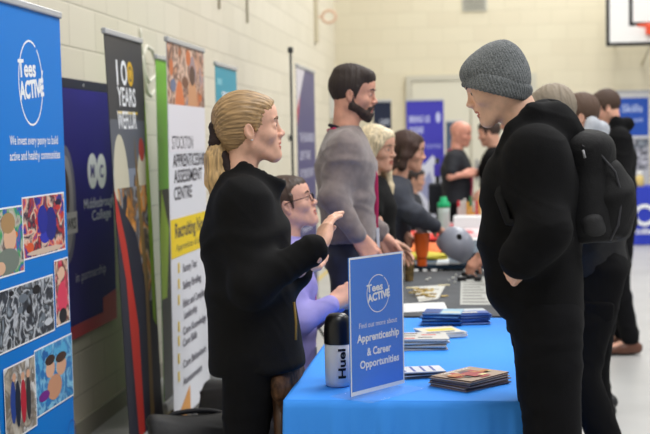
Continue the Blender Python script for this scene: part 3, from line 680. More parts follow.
pr.poly([(0, 0), (W_, 0), (W_ * .92, .45), (W_ * .5, 1.02), (.0, 1.22)], (42, 44, 58)); pr.poly([(W_ * .25, 0), (W_ * .42, 0), (W_ * .42, .55), (W_ * .22, .98), (0, 1.25), (0, 1.1), (W_ * .16, .8)], (186, 52, 44))
pr.poly([(W_ * .60, 0), (W_ * .72, 0), (W_ * .78, .8), (W_ * .62, 1.5), (W_ * .6, 1.2), (W_ * .68, .7)], (128, 104, 60))
pr.poly([(W_ * .86, .55), (W_ * .96, .5), (W_, 1.0), (W_, 1.75), (W_ * .9, 1.3)], (146, 190, 40)); pr.build('printed_panel', root)

# green edged banner behind the white one
X = -1.74; c0 = onplane(155.5, 58, (X, 0, 0), (1, 0, 0)); c1 = onplane(190, 68, (X, 0, 0), (1, 0, 0))
root, pr = pull_up('lime green banner mostly hidden behind the white apprenticeship banner', X, c0.y, c1.y, c0.z, .0, .08)
sheet(pr, (112, 180, 50)); pr.rect(0, 0, pr.W, pr.H * .62, (52, 56, 52)); pr.poly([(0, pr.H * .3), (.12, pr.H * .3), (.2, pr.H * .5), (.05, pr.H * .62), (0, pr.H * .5)], (168, 204, 60)); pr.build('printed_panel', root)

# Stockton banner
X = -1.52; c0 = onplane(166, 42, (X, 0, 0), (1, 0, 0)); c1 = onplane(203, 50.5, (X, 0, 0), (1, 0, 0)); c2 = onplane(174, 410, (X, 0, 0), (1, 0, 0))
lean = (c0.y - c2.y) / (c0.z - c2.z)
root, pr = pull_up('white apprenticeship banner with yellow band and bullet list', X, c2.y, c2.y + (c1.y - c0.y), (c0.z + c1.z) / 2, -lean, .10, base_c=(44, 44, 48))
sheet(pr, mat('banner_white', (224, 226, 234), .45)); W_, H_ = pr.W, pr.H; DG = (58, 56, 66)
a0, b0 = pr.px(170, 128); pr.photo(0, b0 - .1, W_, H_, (196, 150, 128), [(200, 110, 60), (120, 76, 56), (226, 190, 170), (90, 60, 60), (214, 160, 130), (110, 120, 150)], 50, 12, .16, [(.3, .35, .12, .3, (216, 120, 70)), (.65, .4, .14, .3, (206, 150, 110)), (.65, .72, .08, .1, (90, 60, 50))])
pr.rect(0, b0 - .12, W_, b0 + .12, (226, 224, 232))
for t, q in (('STOCKTON', (172, 147, 193, 150)), ('APPRENTICESHIP', (173, 165, 205, 166)), ('ASSESSMENT', (174, 181, 202, 181)), ('CENTRE', (174, 199, 192, 198))): pr.tpx(t, *q, DG, .012, .068)
_, b1 = pr.px(190, 215); _, b0 = pr.px(190, 252); pr.rect(0, b0, W_, b1, (236, 206, 30)); pr.tpx('Recruiting Now', 175, 236, 206, 230, DG, .03, .075); pr.tpx('Apprentices of all ages', 176, 248, 206, 243, DG, .01, .035)
for t, x1, y in (('Factory Tour', 197, 268), ('Safety Briefing', 201, 284), ('Ethics and Compliance', 207, 300), ('', 0, 314), ('Core Knowledge', 206, 327), ('Core Skills', 197, 341), ('Core Behaviours', 206, 359), ('Assessments', 202, 377)):
    if t: a, b = pr.px(178, y + 3); pr.rect(a, b - .012, a + .035, b + .04, (232, 200, 36)); pr.tpx(t, 183, y + 4, x1, y - 1 - (x1 - 190) * .12, (92, 90, 104), .015, .042)
pr.tpx('Leadership', 184, 317, 197, 313, (92, 90, 104), .015, .042)
a, b = pr.px(190, 388); pr.poly([(0, .0), (a, .0), (a, b + .02), (0, b - .12)], (216, 150, 70)); pr.tpx('STRIPLE', 200, 404, 212, 397, (120, 118, 132), .02, .06); pr.build('printed_panel', root)

# teal banner
X = -1.6; c0 = onplane(215, 64.5, (X, 0, 0), (1, 0, 0)); c1 = onplane(236, 69, (X, 0, 0), (1, 0, 0))
root, pr = pull_up("teal banner with small white print behind the blonde woman's head", X, c0.y, c1.y, c0.z, .0, .1)
sheet(pr, (38, 150, 176)); a, b = pr.px(222, 99); pr.text('SIEMENS', a, b, .05, WH, 'l', .02, .34); pr.rect(.05, pr.H - .12, .2, pr.H - .08, (120, 190, 205)); pr.build('printed_panel', root)
# slate purple banner with lines of text
X = -1.45; c0 = onplane(296, 66, (X, 0, 0), (1, 0, 0)); c1 = onplane(314, 71, (X, 0, 0), (1, 0, 0))
root, pr = pull_up('slate purple banner with lines of white text beside the black pole', X, c0.y, c1.y, c0.z, .0, .1)
sheet(pr, (78, 74, 120)); W_, H_ = pr.W, pr.H; pr.poly([(0, H_), (W_ * .45, H_), (0, H_ - .36)], (214, 210, 216)); pr.poly([(0, H_ - .36), (W_ * .18, H_ - .22), (0, H_ - .5)], (196, 40, 60))
for i, (w, t) in enumerate(((.8, 'THE ENGINEERS'), (.55, 'OF THE'), (.75, 'FUTURE START'), (.4, 'HERE'), (.7, 'Apprenticeships'), (.62, 'Training'), (.68, 'Careers advice'), (.5, 'Skills'), (.6, 'Visit us'))):
    pr.text(t, W_ * .12, H_ - .62 - i * .155, .075 if i < 4 else .05, (196, 196, 214), 'l', .02, W_ * w)
pr.build('printed_panel', root)
# black pole
q0 = at(290, 190, 8.6); q1 = at(290.5, 53, 8.6)
g = empty('light_stand', (q1.x, q1.y, 0), 'thin black upright pole with a small head beside the slate purple banner', 'stand')
mb = MB(); mb.tube([(q1.x, q1.y, .25), (q1.x, q1.y, q1.z)], .008, cm((50, 50, 50), .4)); mb.build('pole', g)
mb = MB(); mb.box((q1.x, q1.y, q1.z + .02), (.035, .05, .04), cm((70, 70, 70), .4), bev=.01); mb.build('lamp_head', g)
for i in range(3):
    a = 2.1 * i; mb = MB(); mb.tube([(q1.x, q1.y, .5), (q1.x + .3 * math.cos(a), q1.y + .3 * math.sin(a), .012)], .009, cm((50, 50, 50), .4)); mb.build('leg', g)
q = onplane(289, 138, (WX, 0, 0), (1, 0, 0)); mb = MB(); mb.lathe((WX, q.y, q.z), [(.035, 0), (.035, .015), (.02, .03)], cm((40, 40, 42), .4), 16, (1, 0, 0)); tag(mb.build('round_fitting'), 'small round black fitting on the pale wall behind the pole', 'fitting')
# white cable hanging between two banners
pts = [onplane(x, y, (WX + .05, 0, 0), (1, 0, 0)) for x, y in ((140, 28), (141, 44), (143, 58), (145, 74), (149, 82), (155, 76), (156, 62), (152, 50), (146, 46), (142, 58), (144, 76), (147, 92), (151, 96), (155, 88))]
fine = [pts[i].lerp(pts[i + 1], t / 3) for i in range(len(pts) - 1) for t in range(3)]
mb = MB(); mb.tube(fine, .012, cm((222, 218, 204), .5), 8); tag(mb.build('white_cable'), 'looped white cable hanging on the wall beside the 100 YEARS banner', 'cable')
for x0, x1_ in ((218, 219), (246, 247)):
    q = onplane(x0, 10, (WX, 0, 0), (1, 0, 0)); mb = MB(); mb.tube([(WX + .012, q.y, 2.6), (WX + .012, q.y + .02, 4.6)], .01, cm((196, 188, 166), .6), 8)
    tag(mb.build('conduit'), 'thin pale conduit running up the wall, %s' % ('above the teal banner' if x0 < 230 else 'right of the teal banner'), 'conduit', 'thin conduits on the left wall')

# ------------------------------------------------------------------ displays at the back of the hall
def facing_banner(label, px0, px1, pytop, d, zb=.1, group='banners at the back of the hall'):
    a = at(px0, pytop, d); b = at(px1, pytop, d); u = V(b.x - a.x, b.y - a.y, 0); w = u.length
    return pull_up(label, a.x, a.y, w, a.z, 0, zb, group, facing=(u.x, u.y, 0))
root, pr = facing_banner('dark navy banner with rows of white text behind the bearded man', 373, 391, 102, 14.0)
sheet(pr, (40, 46, 66))
for i in range(5): pr.text(('CAREERS', 'START HERE', 'JOIN US', 'TODAY', 'WITH US')[i], pr.W * .35, pr.H - .25 - i * .14, .06, (176, 182, 196), 'l', .03, pr.W * .55)
pr.build('printed_panel', root)
root, pr = facing_banner('violet blue banner with white mountain picture below the door', 406, 443.5, 101, 16.5)
sheet(pr, (70, 66, 178)); W_, H_ = pr.W, pr.H
pr.text('BRING US', W_ * .08, H_ - .28, .085, (196, 200, 236), 'l', .03, W_ * .55); pr.text('ON BOARD', W_ * .08, H_ - .42, .085, (196, 200, 236), 'l', .03, W_ * .38); pr.ell(W_ * .85, H_ - .22, .03, .07, (196, 200, 236)); pr.text('YOUR FUTURE', W_ * .5, H_ - .62, .05, (160, 166, 226), 'l', .02, W_ * .42)
pr.rect(0, 0, W_, H_ * .55, (206, 208, 224)); pr.poly([(0, H_ * .55), (W_ * .25, H_ * .66), (W_ * .45, H_ * .56), (W_ * .7, H_ * .63), (W_, H_ * .5), (W_, H_ * .3), (0, H_ * .3)], (212, 214, 230)); pr.poly([(W_ * .3, H_ * .4), (W_ * .6, H_ * .52), (W_ * .8, H_ * .36), (W_ * .6, H_ * .3)], (150, 154, 190)); pr.build('printed_panel', root)
root, pr = facing_banner('small slate blue banner with its top just above the bald man', 446, 462, 122, 16.0)
sheet(pr, (72, 88, 110)); pr.text('JOBS', pr.W * .2, pr.H - .3, .08, (120, 136, 156), 'l', .02, pr.W * .5); pr.build('printed_panel', root)
root, pr = facing_banner('wide white banner with a blue panel behind the boy in glasses', 616, 657, 92, 18.3)
sheet(pr, (206, 206, 206)); W_, H_ = pr.W, pr.H; A = pr.px; a0, b0 = A(619, 136); a1, b1 = A(648.5, 97.5); pr.rect(a0, b0, a1, b1, (44, 84, 176)); pr.text('Skills', *A(622, 112), .11, (180, 196, 230), 'l', .02); pr.text('for work', *A(622, 122), .06, (180, 196, 230), 'l', .02)
a0, b0 = A(620, 170); a1, b1 = A(648.5, 138.5); pr.photo(a0, b0, a1, b1, (150, 156, 160), [(90, 90, 96), (200, 200, 206), (60, 60, 66), (120, 130, 140)], 30, 21, .2); pr.build('printed_panel', root)
# far cloth covered table at the right
def cloth_table(label, x0, x1, y0, y1, z, mt, name='tablecloth'):
    mb = MB(); n = 60; pts = []
    per = []
    for i in range(n): per.append((x0 + (x1 - x0) * i / n, y0, 0, -1))
    for i in range(n): per.append((x1, y0 + (y1 - y0) * i / n, 1, 0))
    for i in range(n): per.append((x1 - (x1 - x0) * i / n, y1, 0, 1))
    for i in range(n): per.append((x0, y1 - (y1 - y0) * i / n, -1, 0))
    rows = 8; vs = []
    for r in range(rows + 1):
        h = z - (z - .01) * r / rows
        for i, (x, y, nx, ny) in enumerate(per): k = (.004 + .02 * r / rows) * (.5 + .5 * math.sin(i * .55)); vs.append((x + nx * k, y + ny * k, h))
    N = len(per); fs = [tuple(range(N))]
    for r in range(rows):
        for i in range(N): fs.append((r * N + i, r * N + (i + 1) % N, (r + 1) * N + (i + 1) % N, (r + 1) * N + i))
    mb.add(vs, fs, mt, False); o = mb.build(name, None, (((x0 + x1) / 2), (y0 + y1) / 2, 0)); return o
tq = at(631, 187, 17.4)
o = cloth_table('', tq.x, tq.x + 1.5, tq.y, tq.y + .7, tq.z, mat('royal_cloth', (34, 56, 186), .6)); tag(o, 'royal blue cloth over a table at the back right with white emblem', 'tablecloth')
pr = Print((tq.x, tq.y - .03, 0), (1, 0, 0)); pr.ring(.18, tq.z * .52, .15, .15, .05, WH, 30, 330); pr.text('college', .06, .16, .09, WH, 'l', .02, .3); pr.build('printed_emblem', o)
q = at(640, 187, 17.5); mb = MB(); mb.lathe((q.x, q.y, tq.z), [(.05, 0), (.055, .02), (.055, .12), (.03, .16)], cm((214, 190, 120), .4)); jar = mb.build('jar', None, (q.x, q.y, tq.z)); tag(jar, 'small cream and amber jar standing on the royal blue table', 'jar')
mb = MB(); mb.lathe((q.x, q.y, tq.z + .16), [(.033, 0), (.033, .05)], cm((235, 235, 230), .4)); mb.build('lid', jar)
# ------------------------------------------------------------------ tables and what lies on them
TZ = .745
def trestle(label, x0, x1, y0, y1, z=TZ - .006, c=(120, 120, 122), name='trestle_table'):
    t = empty(name, ((x0 + x1) / 2, (y0 + y1) / 2, 0), label, 'table')
    mb = MB(); mb.box(((x0 + x1) / 2, (y0 + y1) / 2, z - .014), (x1 - x0, y1 - y0, .028), cm(c, .5), bev=.008); mb.build('tabletop', t)
    for x in (x0 + .08, x1 - .08):
        for y in (y0 + .25, y1 - .25): mb = MB(); mb.tube([(x, y, z - .03), (x, y, .0)], .014, cm((90, 90, 94), .3)); mb.build('leg', t)
    return t
A = onz(283, 401, TZ); Bq = onz(525, 402, TZ); x0, x1, y0 = A.x, Bq.x, (A.y + Bq.y) / 2; y1 = onz(440, 318, TZ).y
trestle('table under the bright blue cloth nearest the camera', x0 + .01, x1 - .01, y0 + .01, y1)
# bright blue cloth: top sheet, near end drop and right side drop with folds
def cloth(x0, x1, y0, y1, z, drop, mt, seed=1, sides=('near', 'right'), fold=.034):
    r = random.Random(seed); mb = MB(); nu, nv, nd = 64, 70, 26; vs = []; fs = []
    def g(P_, a, b): 
        o = len(vs)
        for j in range(b + 1):
            for i in range(a + 1): vs.append(P_(i / a, j / b))
        for j in range(b):
            for i in range(a): q = o + j * (a + 1) + i; fs.append((q, q + 1, q + a + 2, q + a + 1))
    def top(u, v):
        x = x0 + (x1 - x0) * u; y = y0 + (y1 - y0) * v
        return (x, y, z + .0012 * math.sin(9 * u + 5 * v) * math.sin(6.28 * v * 2) * 0.6)
    g(top, nu, nv)
    def fold_(s, t): return t * fold * (math.sin(s * 21 + .6 * math.sin(s * 9)) + .6 * math.sin(s * 37 + 1.3) + .25 * math.sin(s * 80))
    def rnd(t): return .012 * (1 - math.exp(-t * 12))
    if 'near' in sides: g(lambda u, v: (x0 + (x1 - x0) * u + (u - .5) * .02 * v, y0 - rnd(v) - max(0, fold_(u * (x1 - x0) * 2.2, v) + .015 * v), z - drop * (1 - v) * 0 - drop * v), 90, nd)
    if 'right' in sides: g(lambda u, v: (x1 + rnd(v) + max(0, fold_(u * (y1 - y0) * 1.4 + 3, v) + .02 * v), y0 + (y1 - y0) * u, z - drop * v), 120, nd)
    mb.add(vs, fs, mt, True); o = mb.build('tablecloth', None, ((x0 + x1) / 2, (y0 + y1) / 2, z))
    md = o.modifiers.new('thick', 'SOLIDIFY'); md.thickness = .0015; md.offset = 0
    return o
o = cloth(x0, x1, y0, y1, TZ, .62, mat('blue_cloth', (64, 152, 250), .7, .25, 500, spec=.2)); tag(o, 'bright sky blue cloth draped over the nearest table', 'tablecloth')
T2 = (-.40, .27, y1 + .03, onz(440, 272, TZ).y)
trestle('dark grey topped table standing behind the blue cloth table', *T2, z=TZ, c=(70, 72, 76))
o = link_mesh('table_runner', [(T2[0] - .005, T2[2] - .004, TZ + .001), (T2[1] + .005, T2[2] - .004, TZ + .001), (T2[1] + .005, T2[3], TZ + .001), (T2[0] - .005, T2[3], TZ + .001), (T2[0] - .005, T2[2] - .004, TZ + .005), (T2[1] + .005, T2[2] - .004, TZ + .005), (T2[1] + .005, T2[3], TZ + .005), (T2[0] - .005, T2[3], TZ + .005)],
          [(0, 3, 2, 1), (4, 5, 6, 7), (0, 1, 5, 4), (1, 2, 6, 5), (2, 3, 7, 6), (3, 0, 4, 7)], mat('charcoal_cloth', (74, 77, 82), .8, .2, 300, .08, 6), None, origin=(T2[0], T2[2], TZ)); tag(o, 'charcoal cover lying over the second table', 'table cover')
T2z = TZ + .005
T3 = (-.42, .35, T2[3] + .15, T2[3] + 1.95)
trestle('table with a navy blue top beyond the grey one', *T3, z=TZ + .03, c=(40, 68, 92)); T3z = TZ + .03
T4 = (-.50, .12, T3[3] + .1, T3[3] + 2.0)
trestle('far table carrying red and white sheets', *T4, z=TZ + .02, c=(170, 160, 160)); T4z = TZ + .02

# --- acrylic sign
S0 = onz(351, 397, TZ + .012); S1 = onz(404.5, 383, TZ + .012); u = (S1 - S0); u.z = 0; sw = u.length; u.normalize(); n = u.cross(UP); top = onplane(351, 258, S0, n).z; sh_ = top - TZ - .012
root = empty('acrylic_sign_holder', ((S0.x + S1.x) / 2, (S0.y + S1.y) / 2, TZ + .0015), 'blue sign with white circle logo in a clear upright holder on the blue cloth', 'sign')
clear = mat('acrylic', (235, 240, 245), .03); clear.node_tree.nodes['Principled BSDF'].inputs['Alpha'].default_value = .05
R = Matrix((u, -n, UP)).transposed(); c = (S0 + S1) / 2
mb = MB(); mb.box(V(c.x, c.y, TZ + .012 + sh_ / 2) + n * .006, (sw + .008, .002, sh_ + .008), clear, R); mb.build('clear_panel', root)
mb = MB(); mb.box(V(c.x, c.y, TZ + .0045), (sw + .008, .16, .004), clear, R, .002); mb.build('clear_foot', root)
pr = Print(V(S0.x, S0.y, TZ + .012), u); pr.W = sw; pr.H = sh_; sheet(pr, mat('sign_blue', (40, 122, 226), .5, spec=.15)); W_, H_ = sw, sh_
pr.rect(0, 0, W_, .012, WH); pr.rect(0, H_ - .006, W_, H_, WH); pr.rect(0, 0, .006, H_, WH); pr.rect(W_ - .006, 0, W_, H_, WH)
a, b = pr.px(379, 293); tees_logo(pr, a - .005, b, .056); 
for t, q, h, bo in (('Find out more about', (359, 328.5, 397, 322), .017, .0), ('Apprenticeship', (357, 342.5, 399, 335), .024, .03), ('& Career', (367, 355, 391, 351), .024, .03), ('Opportunities', (360, 368, 399, 361), .024, .03)):
    pr.tpx(t, *q, WH, bo, h)
pr.build('printed_sheet', root)
# --- shaker bottle
b0 = onz(338.5, 385.5, TZ + .0015); g = empty('shaker_bottle', b0, 'black topped frosted white shaker bottle on the blue cloth', 'bottle')
s_ = FPX / 4.1; r = 13.2 / s_; hb = 42.0 / s_; ht = 72.0 / s_
mb = MB(); mb.lathe(b0, [(r * .80, 0), (r * .93, .004), (r * .97, .02), (r, hb)], mat('bottle_frost', (206, 210, 220), .35, sss=.1), 36); cup = mb.build('frosted_cup', g)
mb = MB(); mb.lathe(b0 + V(0, 0, hb), [(r * 1.01, 0), (r * 1.03, .003), (r * 1.02, (ht - hb) * .45), (r * .97, (ht - hb) * .7), (r * .84, (ht - hb) * .87), (r * .6, (ht - hb) * .97), (r * .25, ht - hb), (0.001, ht - hb)], mat('bottle_black', (20, 20, 22), .32), 36); mb.build('lid', g)
import bmesh
vd = (V(0, 0, 0) - V(b0.x, b0.y, 0)).normalized(); vs_, fs_, w = text_geo('Huel', .03)
bm_ = bmesh.new(); q_ = [bm_.verts.new((x, y, 0)) for x, y in vs_]
for f in fs_: bm_.faces.new([q_[i] for i in f])
bmesh.ops.triangulate(bm_, faces=bm_.faces[:]); bmesh.ops.subdivide_edges(bm_, edges=bm_.edges[:], cuts=3, use_grid_fill=True); bm_.verts.index_update()
vs_ = [(v.co.x, v.co.y) for v in bm_.verts]; fs_ = [tuple(v.index for v in f.verts) for f in bm_.faces]; bm_.free()
nang = math.atan2(vd.y, vd.x); k = .094 / w; vs = []   # lettering wrapped round the cup, reading upwards
for x, y in vs_:
    th = nang + .28 - (y - .36) * .034 / r; vs.append((b0.x + math.cos(th) * (r + .0008), b0.y + math.sin(th) * (r + .0008), b0.z + .030 + x * k))
mb = MB(); mb.add(vs, fs_, cm((24, 24, 28), .5)); mb.build('lettering', cup)

# --- leaflets: every stack is made of separate sheets
def leaflet(label, c, ang, size, z, thick, cover, edge=(228, 226, 222), art=None, group=None, seed=0, name='leaflet'):
    u = V(math.cos(ang), math.sin(ang), 0); v = V(-u.y, u.x, 0); c = V(c[0], c[1], z + thick / 2 + .0003)
    mb = MB(); mb.box(c, (size[0], size[1], thick), cm(edge, .6), Matrix((u, v, UP)).transposed())
    p0 = c - u * size[0] / 2 - v * size[1] / 2 + UP * (thick / 2); p = Print(p0, u, v, .00012); p.mb = mb
    m_ = .0; p.rect(0, 0, size[0], size[1], cover)
    if art: art(p, size[0], size[1], random.Random(seed))
    o = mb.build(name, None, c - UP * thick / 2); tag(o, label, 'leaflet', group); return o
def art_photo(pal):
    def f(p, w, h, r):
        for i in range(34):
            a, b = r.uniform(.03, .68) * w, r.uniform(.05, .6) * h; p.rect(a, b, a + r.uniform(.06, .28) * w, b + r.uniform(.06, .26) * h, r.choice(pal))
        p.text('CAREERS GUIDE', w * .1, h * .8, h * .07, WH, 'l', .02, w * .7)
    return f
ORD = ['second', 'third', 'fourth', 'fifth', 'sixth', 'seventh', 'eighth', 'ninth', 'tenth', 'eleventh', 'twelfth']
def stack(name, c, ang, size, z, n, thick, covers, label, group, art=None, jit=.007, aj=.09, seed=1, edges=None, shift=(0, 0)):
    r = random.Random(seed); zz = z
    for i in range(n):
        topm = i == n - 1; cc = (c[0] + r.uniform(-jit, jit) + shift[0] * i, c[1] + r.uniform(-jit, jit) + shift[1] * i)
        leaflet(label[1] if topm else label[0] % ORD[n - 2 - i], cc, ang + r.uniform(-aj, aj), size, zz, thick, covers[i % len(covers)], (edges or [(214, 210, 204)])[i % len(edges or [1])], art if topm else None, group, seed + i, name)
        zz += thick + .0004
ph = [(196, 120, 60), (96, 60, 80), (214, 196, 176), (60, 90, 130), (176, 50, 60), (230, 214, 150), (70, 70, 60)]
c = onz(470.5, 385, TZ); ang = math.atan2(onz(511, 381, TZ).y - onz(459, 393, TZ).y, onz(511, 381, TZ).x - onz(459, 393, TZ).x)
stack('booklet', (c.x, c.y), ang, (.205, .155), TZ + .0018, 10, .0030, [(176, 150, 130), (96, 84, 100), (150, 130, 110)], ('photo covered booklet, %s from the top of the front right pile', 'photo covered booklet topmost in the front right pile on the blue cloth'), 'photo booklets in the front right pile', art_photo(ph), seed=3, edges=[(150, 132, 130), (86, 70, 76), (186, 170, 160), (110, 84, 60)])
c = onz(420, 376, TZ)
stack('brochure', (c.x, c.y), .30, (.15, .105), TZ + .0018, 6, .0034, [(90, 92, 110)], ('white and blue brochure, %s from the top beside the upright sign', 'white and blue brochure topmost in the low pile just right of the upright sign'), 'brochures beside the upright sign', lambda p, w, h, r: (p.rect(0, 0, w, h, (216, 218, 228)), [p.rect(w * (.08 + .22 * i), h * .1, w * (.14 + .22 * i), h * .95, (76, 96, 176)) for i in range(4)]), seed=5, edges=[(120, 116, 120), (60, 60, 70), (200, 200, 206)])
c = onz(421, 347, TZ)
stack('magazine', (c.x, c.y), .12, (.19, .17), TZ + .0018, 10, .0038, [(200, 198, 194)], ('white and red magazine, %s from the top of the middle pile', 'white and red magazine topmost in the middle pile on the blue cloth'), 'white and red magazines in the middle pile', lambda p, w, h, r: [p.rect(a * w, b * h, (a + .28) * w, (b + .1) * h, q) for a, b, q in ((.05, .1, (196, 40, 50)), (.4, .2, (70, 60, 70)), (.1, .45, (120, 110, 110)), (.5, .55, (206, 60, 60)), (.15, .75, (90, 80, 90)), (.62, .8, (40, 60, 110)))], seed=7, edges=[(190, 186, 180), (120, 112, 108), (216, 214, 210)])
c = onz(440, 336, TZ)
stack('magazine', (c.x, c.y), .45, (.16, .15), TZ + .0018, 6, .0035, [(216, 212, 196)], ('yellow and white magazine, %s from the top behind the middle pile', 'yellow and white magazine topmost in the fanned pile behind the middle pile'), 'yellow and white magazines', lambda p, w, h, r: (p.rect(w * .2, h * .35, w * .9, h * .7, (228, 200, 60)), p.rect(w * .1, h * .1, w * .8, h * .25, (70, 80, 110))), seed=9)
c = onz(443, 324, TZ)
stack('booklet', (c.x, c.y), -.05, (.16, .15), TZ + .0018, 12, .0040, [(26, 74, 146)], ('dark blue booklet, %s from the top of the left back pile', 'dark blue booklet topmost in the left back pile on the blue cloth'), 'dark blue booklets in the left back pile', lambda p, w, h, r: (p.rect(w * .45, 0, w, h, (150, 190, 214)), p.rect(w * .5, h * .2, w * .95, h * .45, (206, 206, 190)), p.rect(w * .02, h * .1, w * .4, h * .3, (16, 50, 110))), seed=11, edges=[(30, 80, 140), (20, 50, 96), (120, 160, 196)])
c = onz(469, 323, TZ)
stack('booklet', (c.x, c.y), .25, (.15, .14), TZ + .0018, 12, .0038, [(50, 90, 176)], ('pale and dark blue booklet, %s from the top of the right back pile', 'pale and dark blue booklet topmost in the right back pile on the blue cloth'), 'two tone booklets in the right back pile', lambda p, w, h, r: (p.rect(0, h * .5, w, h, (196, 206, 216)), p.rect(w * .1, h * .1, w * .7, h * .3, (220, 220, 200))), seed=13, edges=[(60, 90, 150), (140, 160, 200), (36, 60, 120)])

# --- on the grey table
def flat_sheet(name, label, cat, corners, z, c, th=.0012, art=None, mt=None):
    mb = MB(); P4 = [onz(x, y, z) for x, y in corners]; m = mt or cm(c, .6)
    vs = [V(p.x, p.y, z + .0004) for p in P4] + [V(p.x, p.y, z + .0004 + th) for p in P4]
    mb.add(vs, [(3, 2, 1, 0), (4, 5, 6, 7), (0, 1, 5, 4), (1, 2, 6, 5), (2, 3, 7, 6), (3, 0, 4, 7)], m)
    if art: art(mb, [v + V(0, 0, .0004) for v in vs[4:]])
    cen = (P4[0] + P4[2]) / 2; o = mb.build(name, None, (cen.x, cen.y, z)); tag(o, label, cat); return o
flat_sheet('paper_sheet', 'blank white paper strip on the front edge of the grey table', 'paper', ((395, 313), (448, 310.5), (444, 302.5), (397, 304)), T2z, (232, 232, 232))
def lines(mb, q):
    def L(a, b): p = q[0].lerp(q[1], a); s = q[3].lerp(q[2], a); return p.lerp(s, b)
    for i in range(9):
        b = .06 + i * .1; mb.add([L(.08, b), L(.92 - (i % 3) * .1, b), L(.92 - (i % 3) * .1, b + .04), L(.08, b + .04)], [(0, 1, 2, 3)], cm((110, 110, 108)))
flat_sheet('printed_sheet', 'printed grey text sheet on the right of the grey table', 'paper', ((460, 305), (492, 305), (486, 277), (461, 277)), T2z, (176, 178, 174), art=lines)
flat_sheet('crumpled_sheet', 'white uneven sheet under the wooden sticks on the grey table', 'paper', ((419, 302), (438, 299), (446, 285), (412, 287)), T2z, (206, 206, 200))
r = random.Random(4)
for i in range(26):
    p = onz(r.uniform(412, 446), r.uniform(290, 300), T2z); a = r.uniform(-.9, .9); u = V(math.cos(a), math.sin(a), 0); cc = r.choice([(206, 176, 100), (160, 128, 60), (226, 214, 176), (216, 216, 210), (120, 96, 50)])
    mb = MB(); mb.box(V(p.x, p.y, T2z + .007 + (i % 4) * .0065), (r.uniform(.03, .07), .012, .006), cm(cc, .5), Matrix((u, V(-u.y, u.x, 0), UP)).transposed(), .002)
    tag(mb.build('wooden_stick', None, (p.x, p.y, T2z + .004)), 'short wooden stick in the loose heap on the grey table', 'stick', 'wooden sticks heaped on the grey table')
for i in range(12):
    x, y = [(453, 279), (456, 276), (459, 281), (462, 274), (449, 281), (455, 283), (461, 278), (427, 281), (430, 279), (466, 273), (470, 277), (474, 275)][i]
    p = onz(x, y, T2z); mb = MB(); s = Sdf(); rr = r.uniform(.006, .011); s.ell((p.x, p.y, T2z + rr * .7), (rr, rr * .8, rr * .7), k=.01); v_, f_ = s.mesh(.003)
    o = link_mesh('white_piece', v_, f_, cm((214, 214, 208), .5), None, None, True, (p.x, p.y, T2z)); tag(o, 'small white piece scattered at the back of the grey table', 'piece', 'small white pieces on the grey table')
for i, (x, y) in enumerate(((462, 281), (470, 279), (478, 281), (466, 276), (474, 274))):
    p = onz(x, y, T2z); mb = MB(); mb.box((p.x, p.y, T2z + .012), (.05, .035, .022), cm((30, 30, 33), .5), Matrix.Rotation(i * .7, 3, 'Z'), .006)
    tag(mb.build('black_clip', None, (p.x, p.y, T2z)), 'small black clip lying near the hand on the grey table', 'clip', 'black clips near the hand on the grey table')
def cup(label, px, pyb, z, r0, r1, h, c, name='paper_cup', rim=None, cat='cup', c2=None, mid=None):
    p = onz(px, pyb, z); p.z = z + .0006; mb = MB(); prof = [(r0 * .96, 0), (r0, .003)] + (mid or []) + [(r1, h), (r1 * 1.05, h + .001), (r1 * 1.05, h + .006), (r1 * .93, h + .006), (r0 * .9, .01)]
    mb.lathe(p, prof, c if not isinstance(c, tuple) else cm(c, .45), 28); g = mb.build(name, None, p); tag(g, label, cat); return g, p
cup('olive brown paper cup on the grey table beside the sign top', 408.5, 281, T2z, .026, .036, .098, mat('cup_kraft', (132, 108, 66), .7, var=.2, vscale=40))

# --- on the navy table
g, p = cup('bright orange tumbler on the navy table', 422, 266, T3z, .030, .047, .19, mat('tumbler_orange', (240, 104, 30), .4), 'orange_tumbler', mid=[(.030, .05), (.040, .09)])
# helmet
hc = onz(455, 266, T3z); hc = V(hc.x, hc.y + .1, T3z + .112); f = (CR * .35 - UP * .35 - CF * .55).normalized(); HRm = frame(f, UP + CR * .3)
s = Sdf(); s.ell(hc, (.125, .105, .112), HRm, .01); hn = lambda a, b, c_: np.array(hc) + HRm @ np.array((a, b, c_))
s.ell(hn(0, 0, -.11), (.16, .14, .075), HRm, .01, True); s.ell(hn(0, 0, -.02), (.105, .088, .105), HRm, .008, True)
for i in range(4):
    for sy in (-1, 1): s.cone(hn(.07 - i * .05, sy * (.03 + .0 * i), .12), hn(.04 - i * .05, sy * .035, .115), .012, .010, .006, True)
v_, f_ = s.mesh(.0042); o = link_mesh('helmet', v_, f_, mat('helmet_grey', (142, 146, 160), .38), None, None, True, (hc.x, hc.y, T3z)); tag(o, 'pale grey sports helmet resting on the navy table', 'helmet')
v2 = np.array(hc + (CR * .012 + UP * .05 - CF * .080)); s = Sdf(); s.ell(v2 + (v2 - np.array(hc)) * .12, (.02, .014, .022), HRm, .004); v_, f_ = s.mesh(.003); link_mesh('vent', v_, f_, cm((16, 16, 18), .6), o, None, True)
s = Sdf(); s.ell(hn(0, 0, -.035), (.112, .095, .04), HRm, .01); s.ell(hn(0, 0, -.045), (.09, .075, .06), HRm, .01, True); v_, f_ = s.mesh(.0045); link_mesh('lining', v_, f_, cm((30, 30, 34), .8), o, None, True)
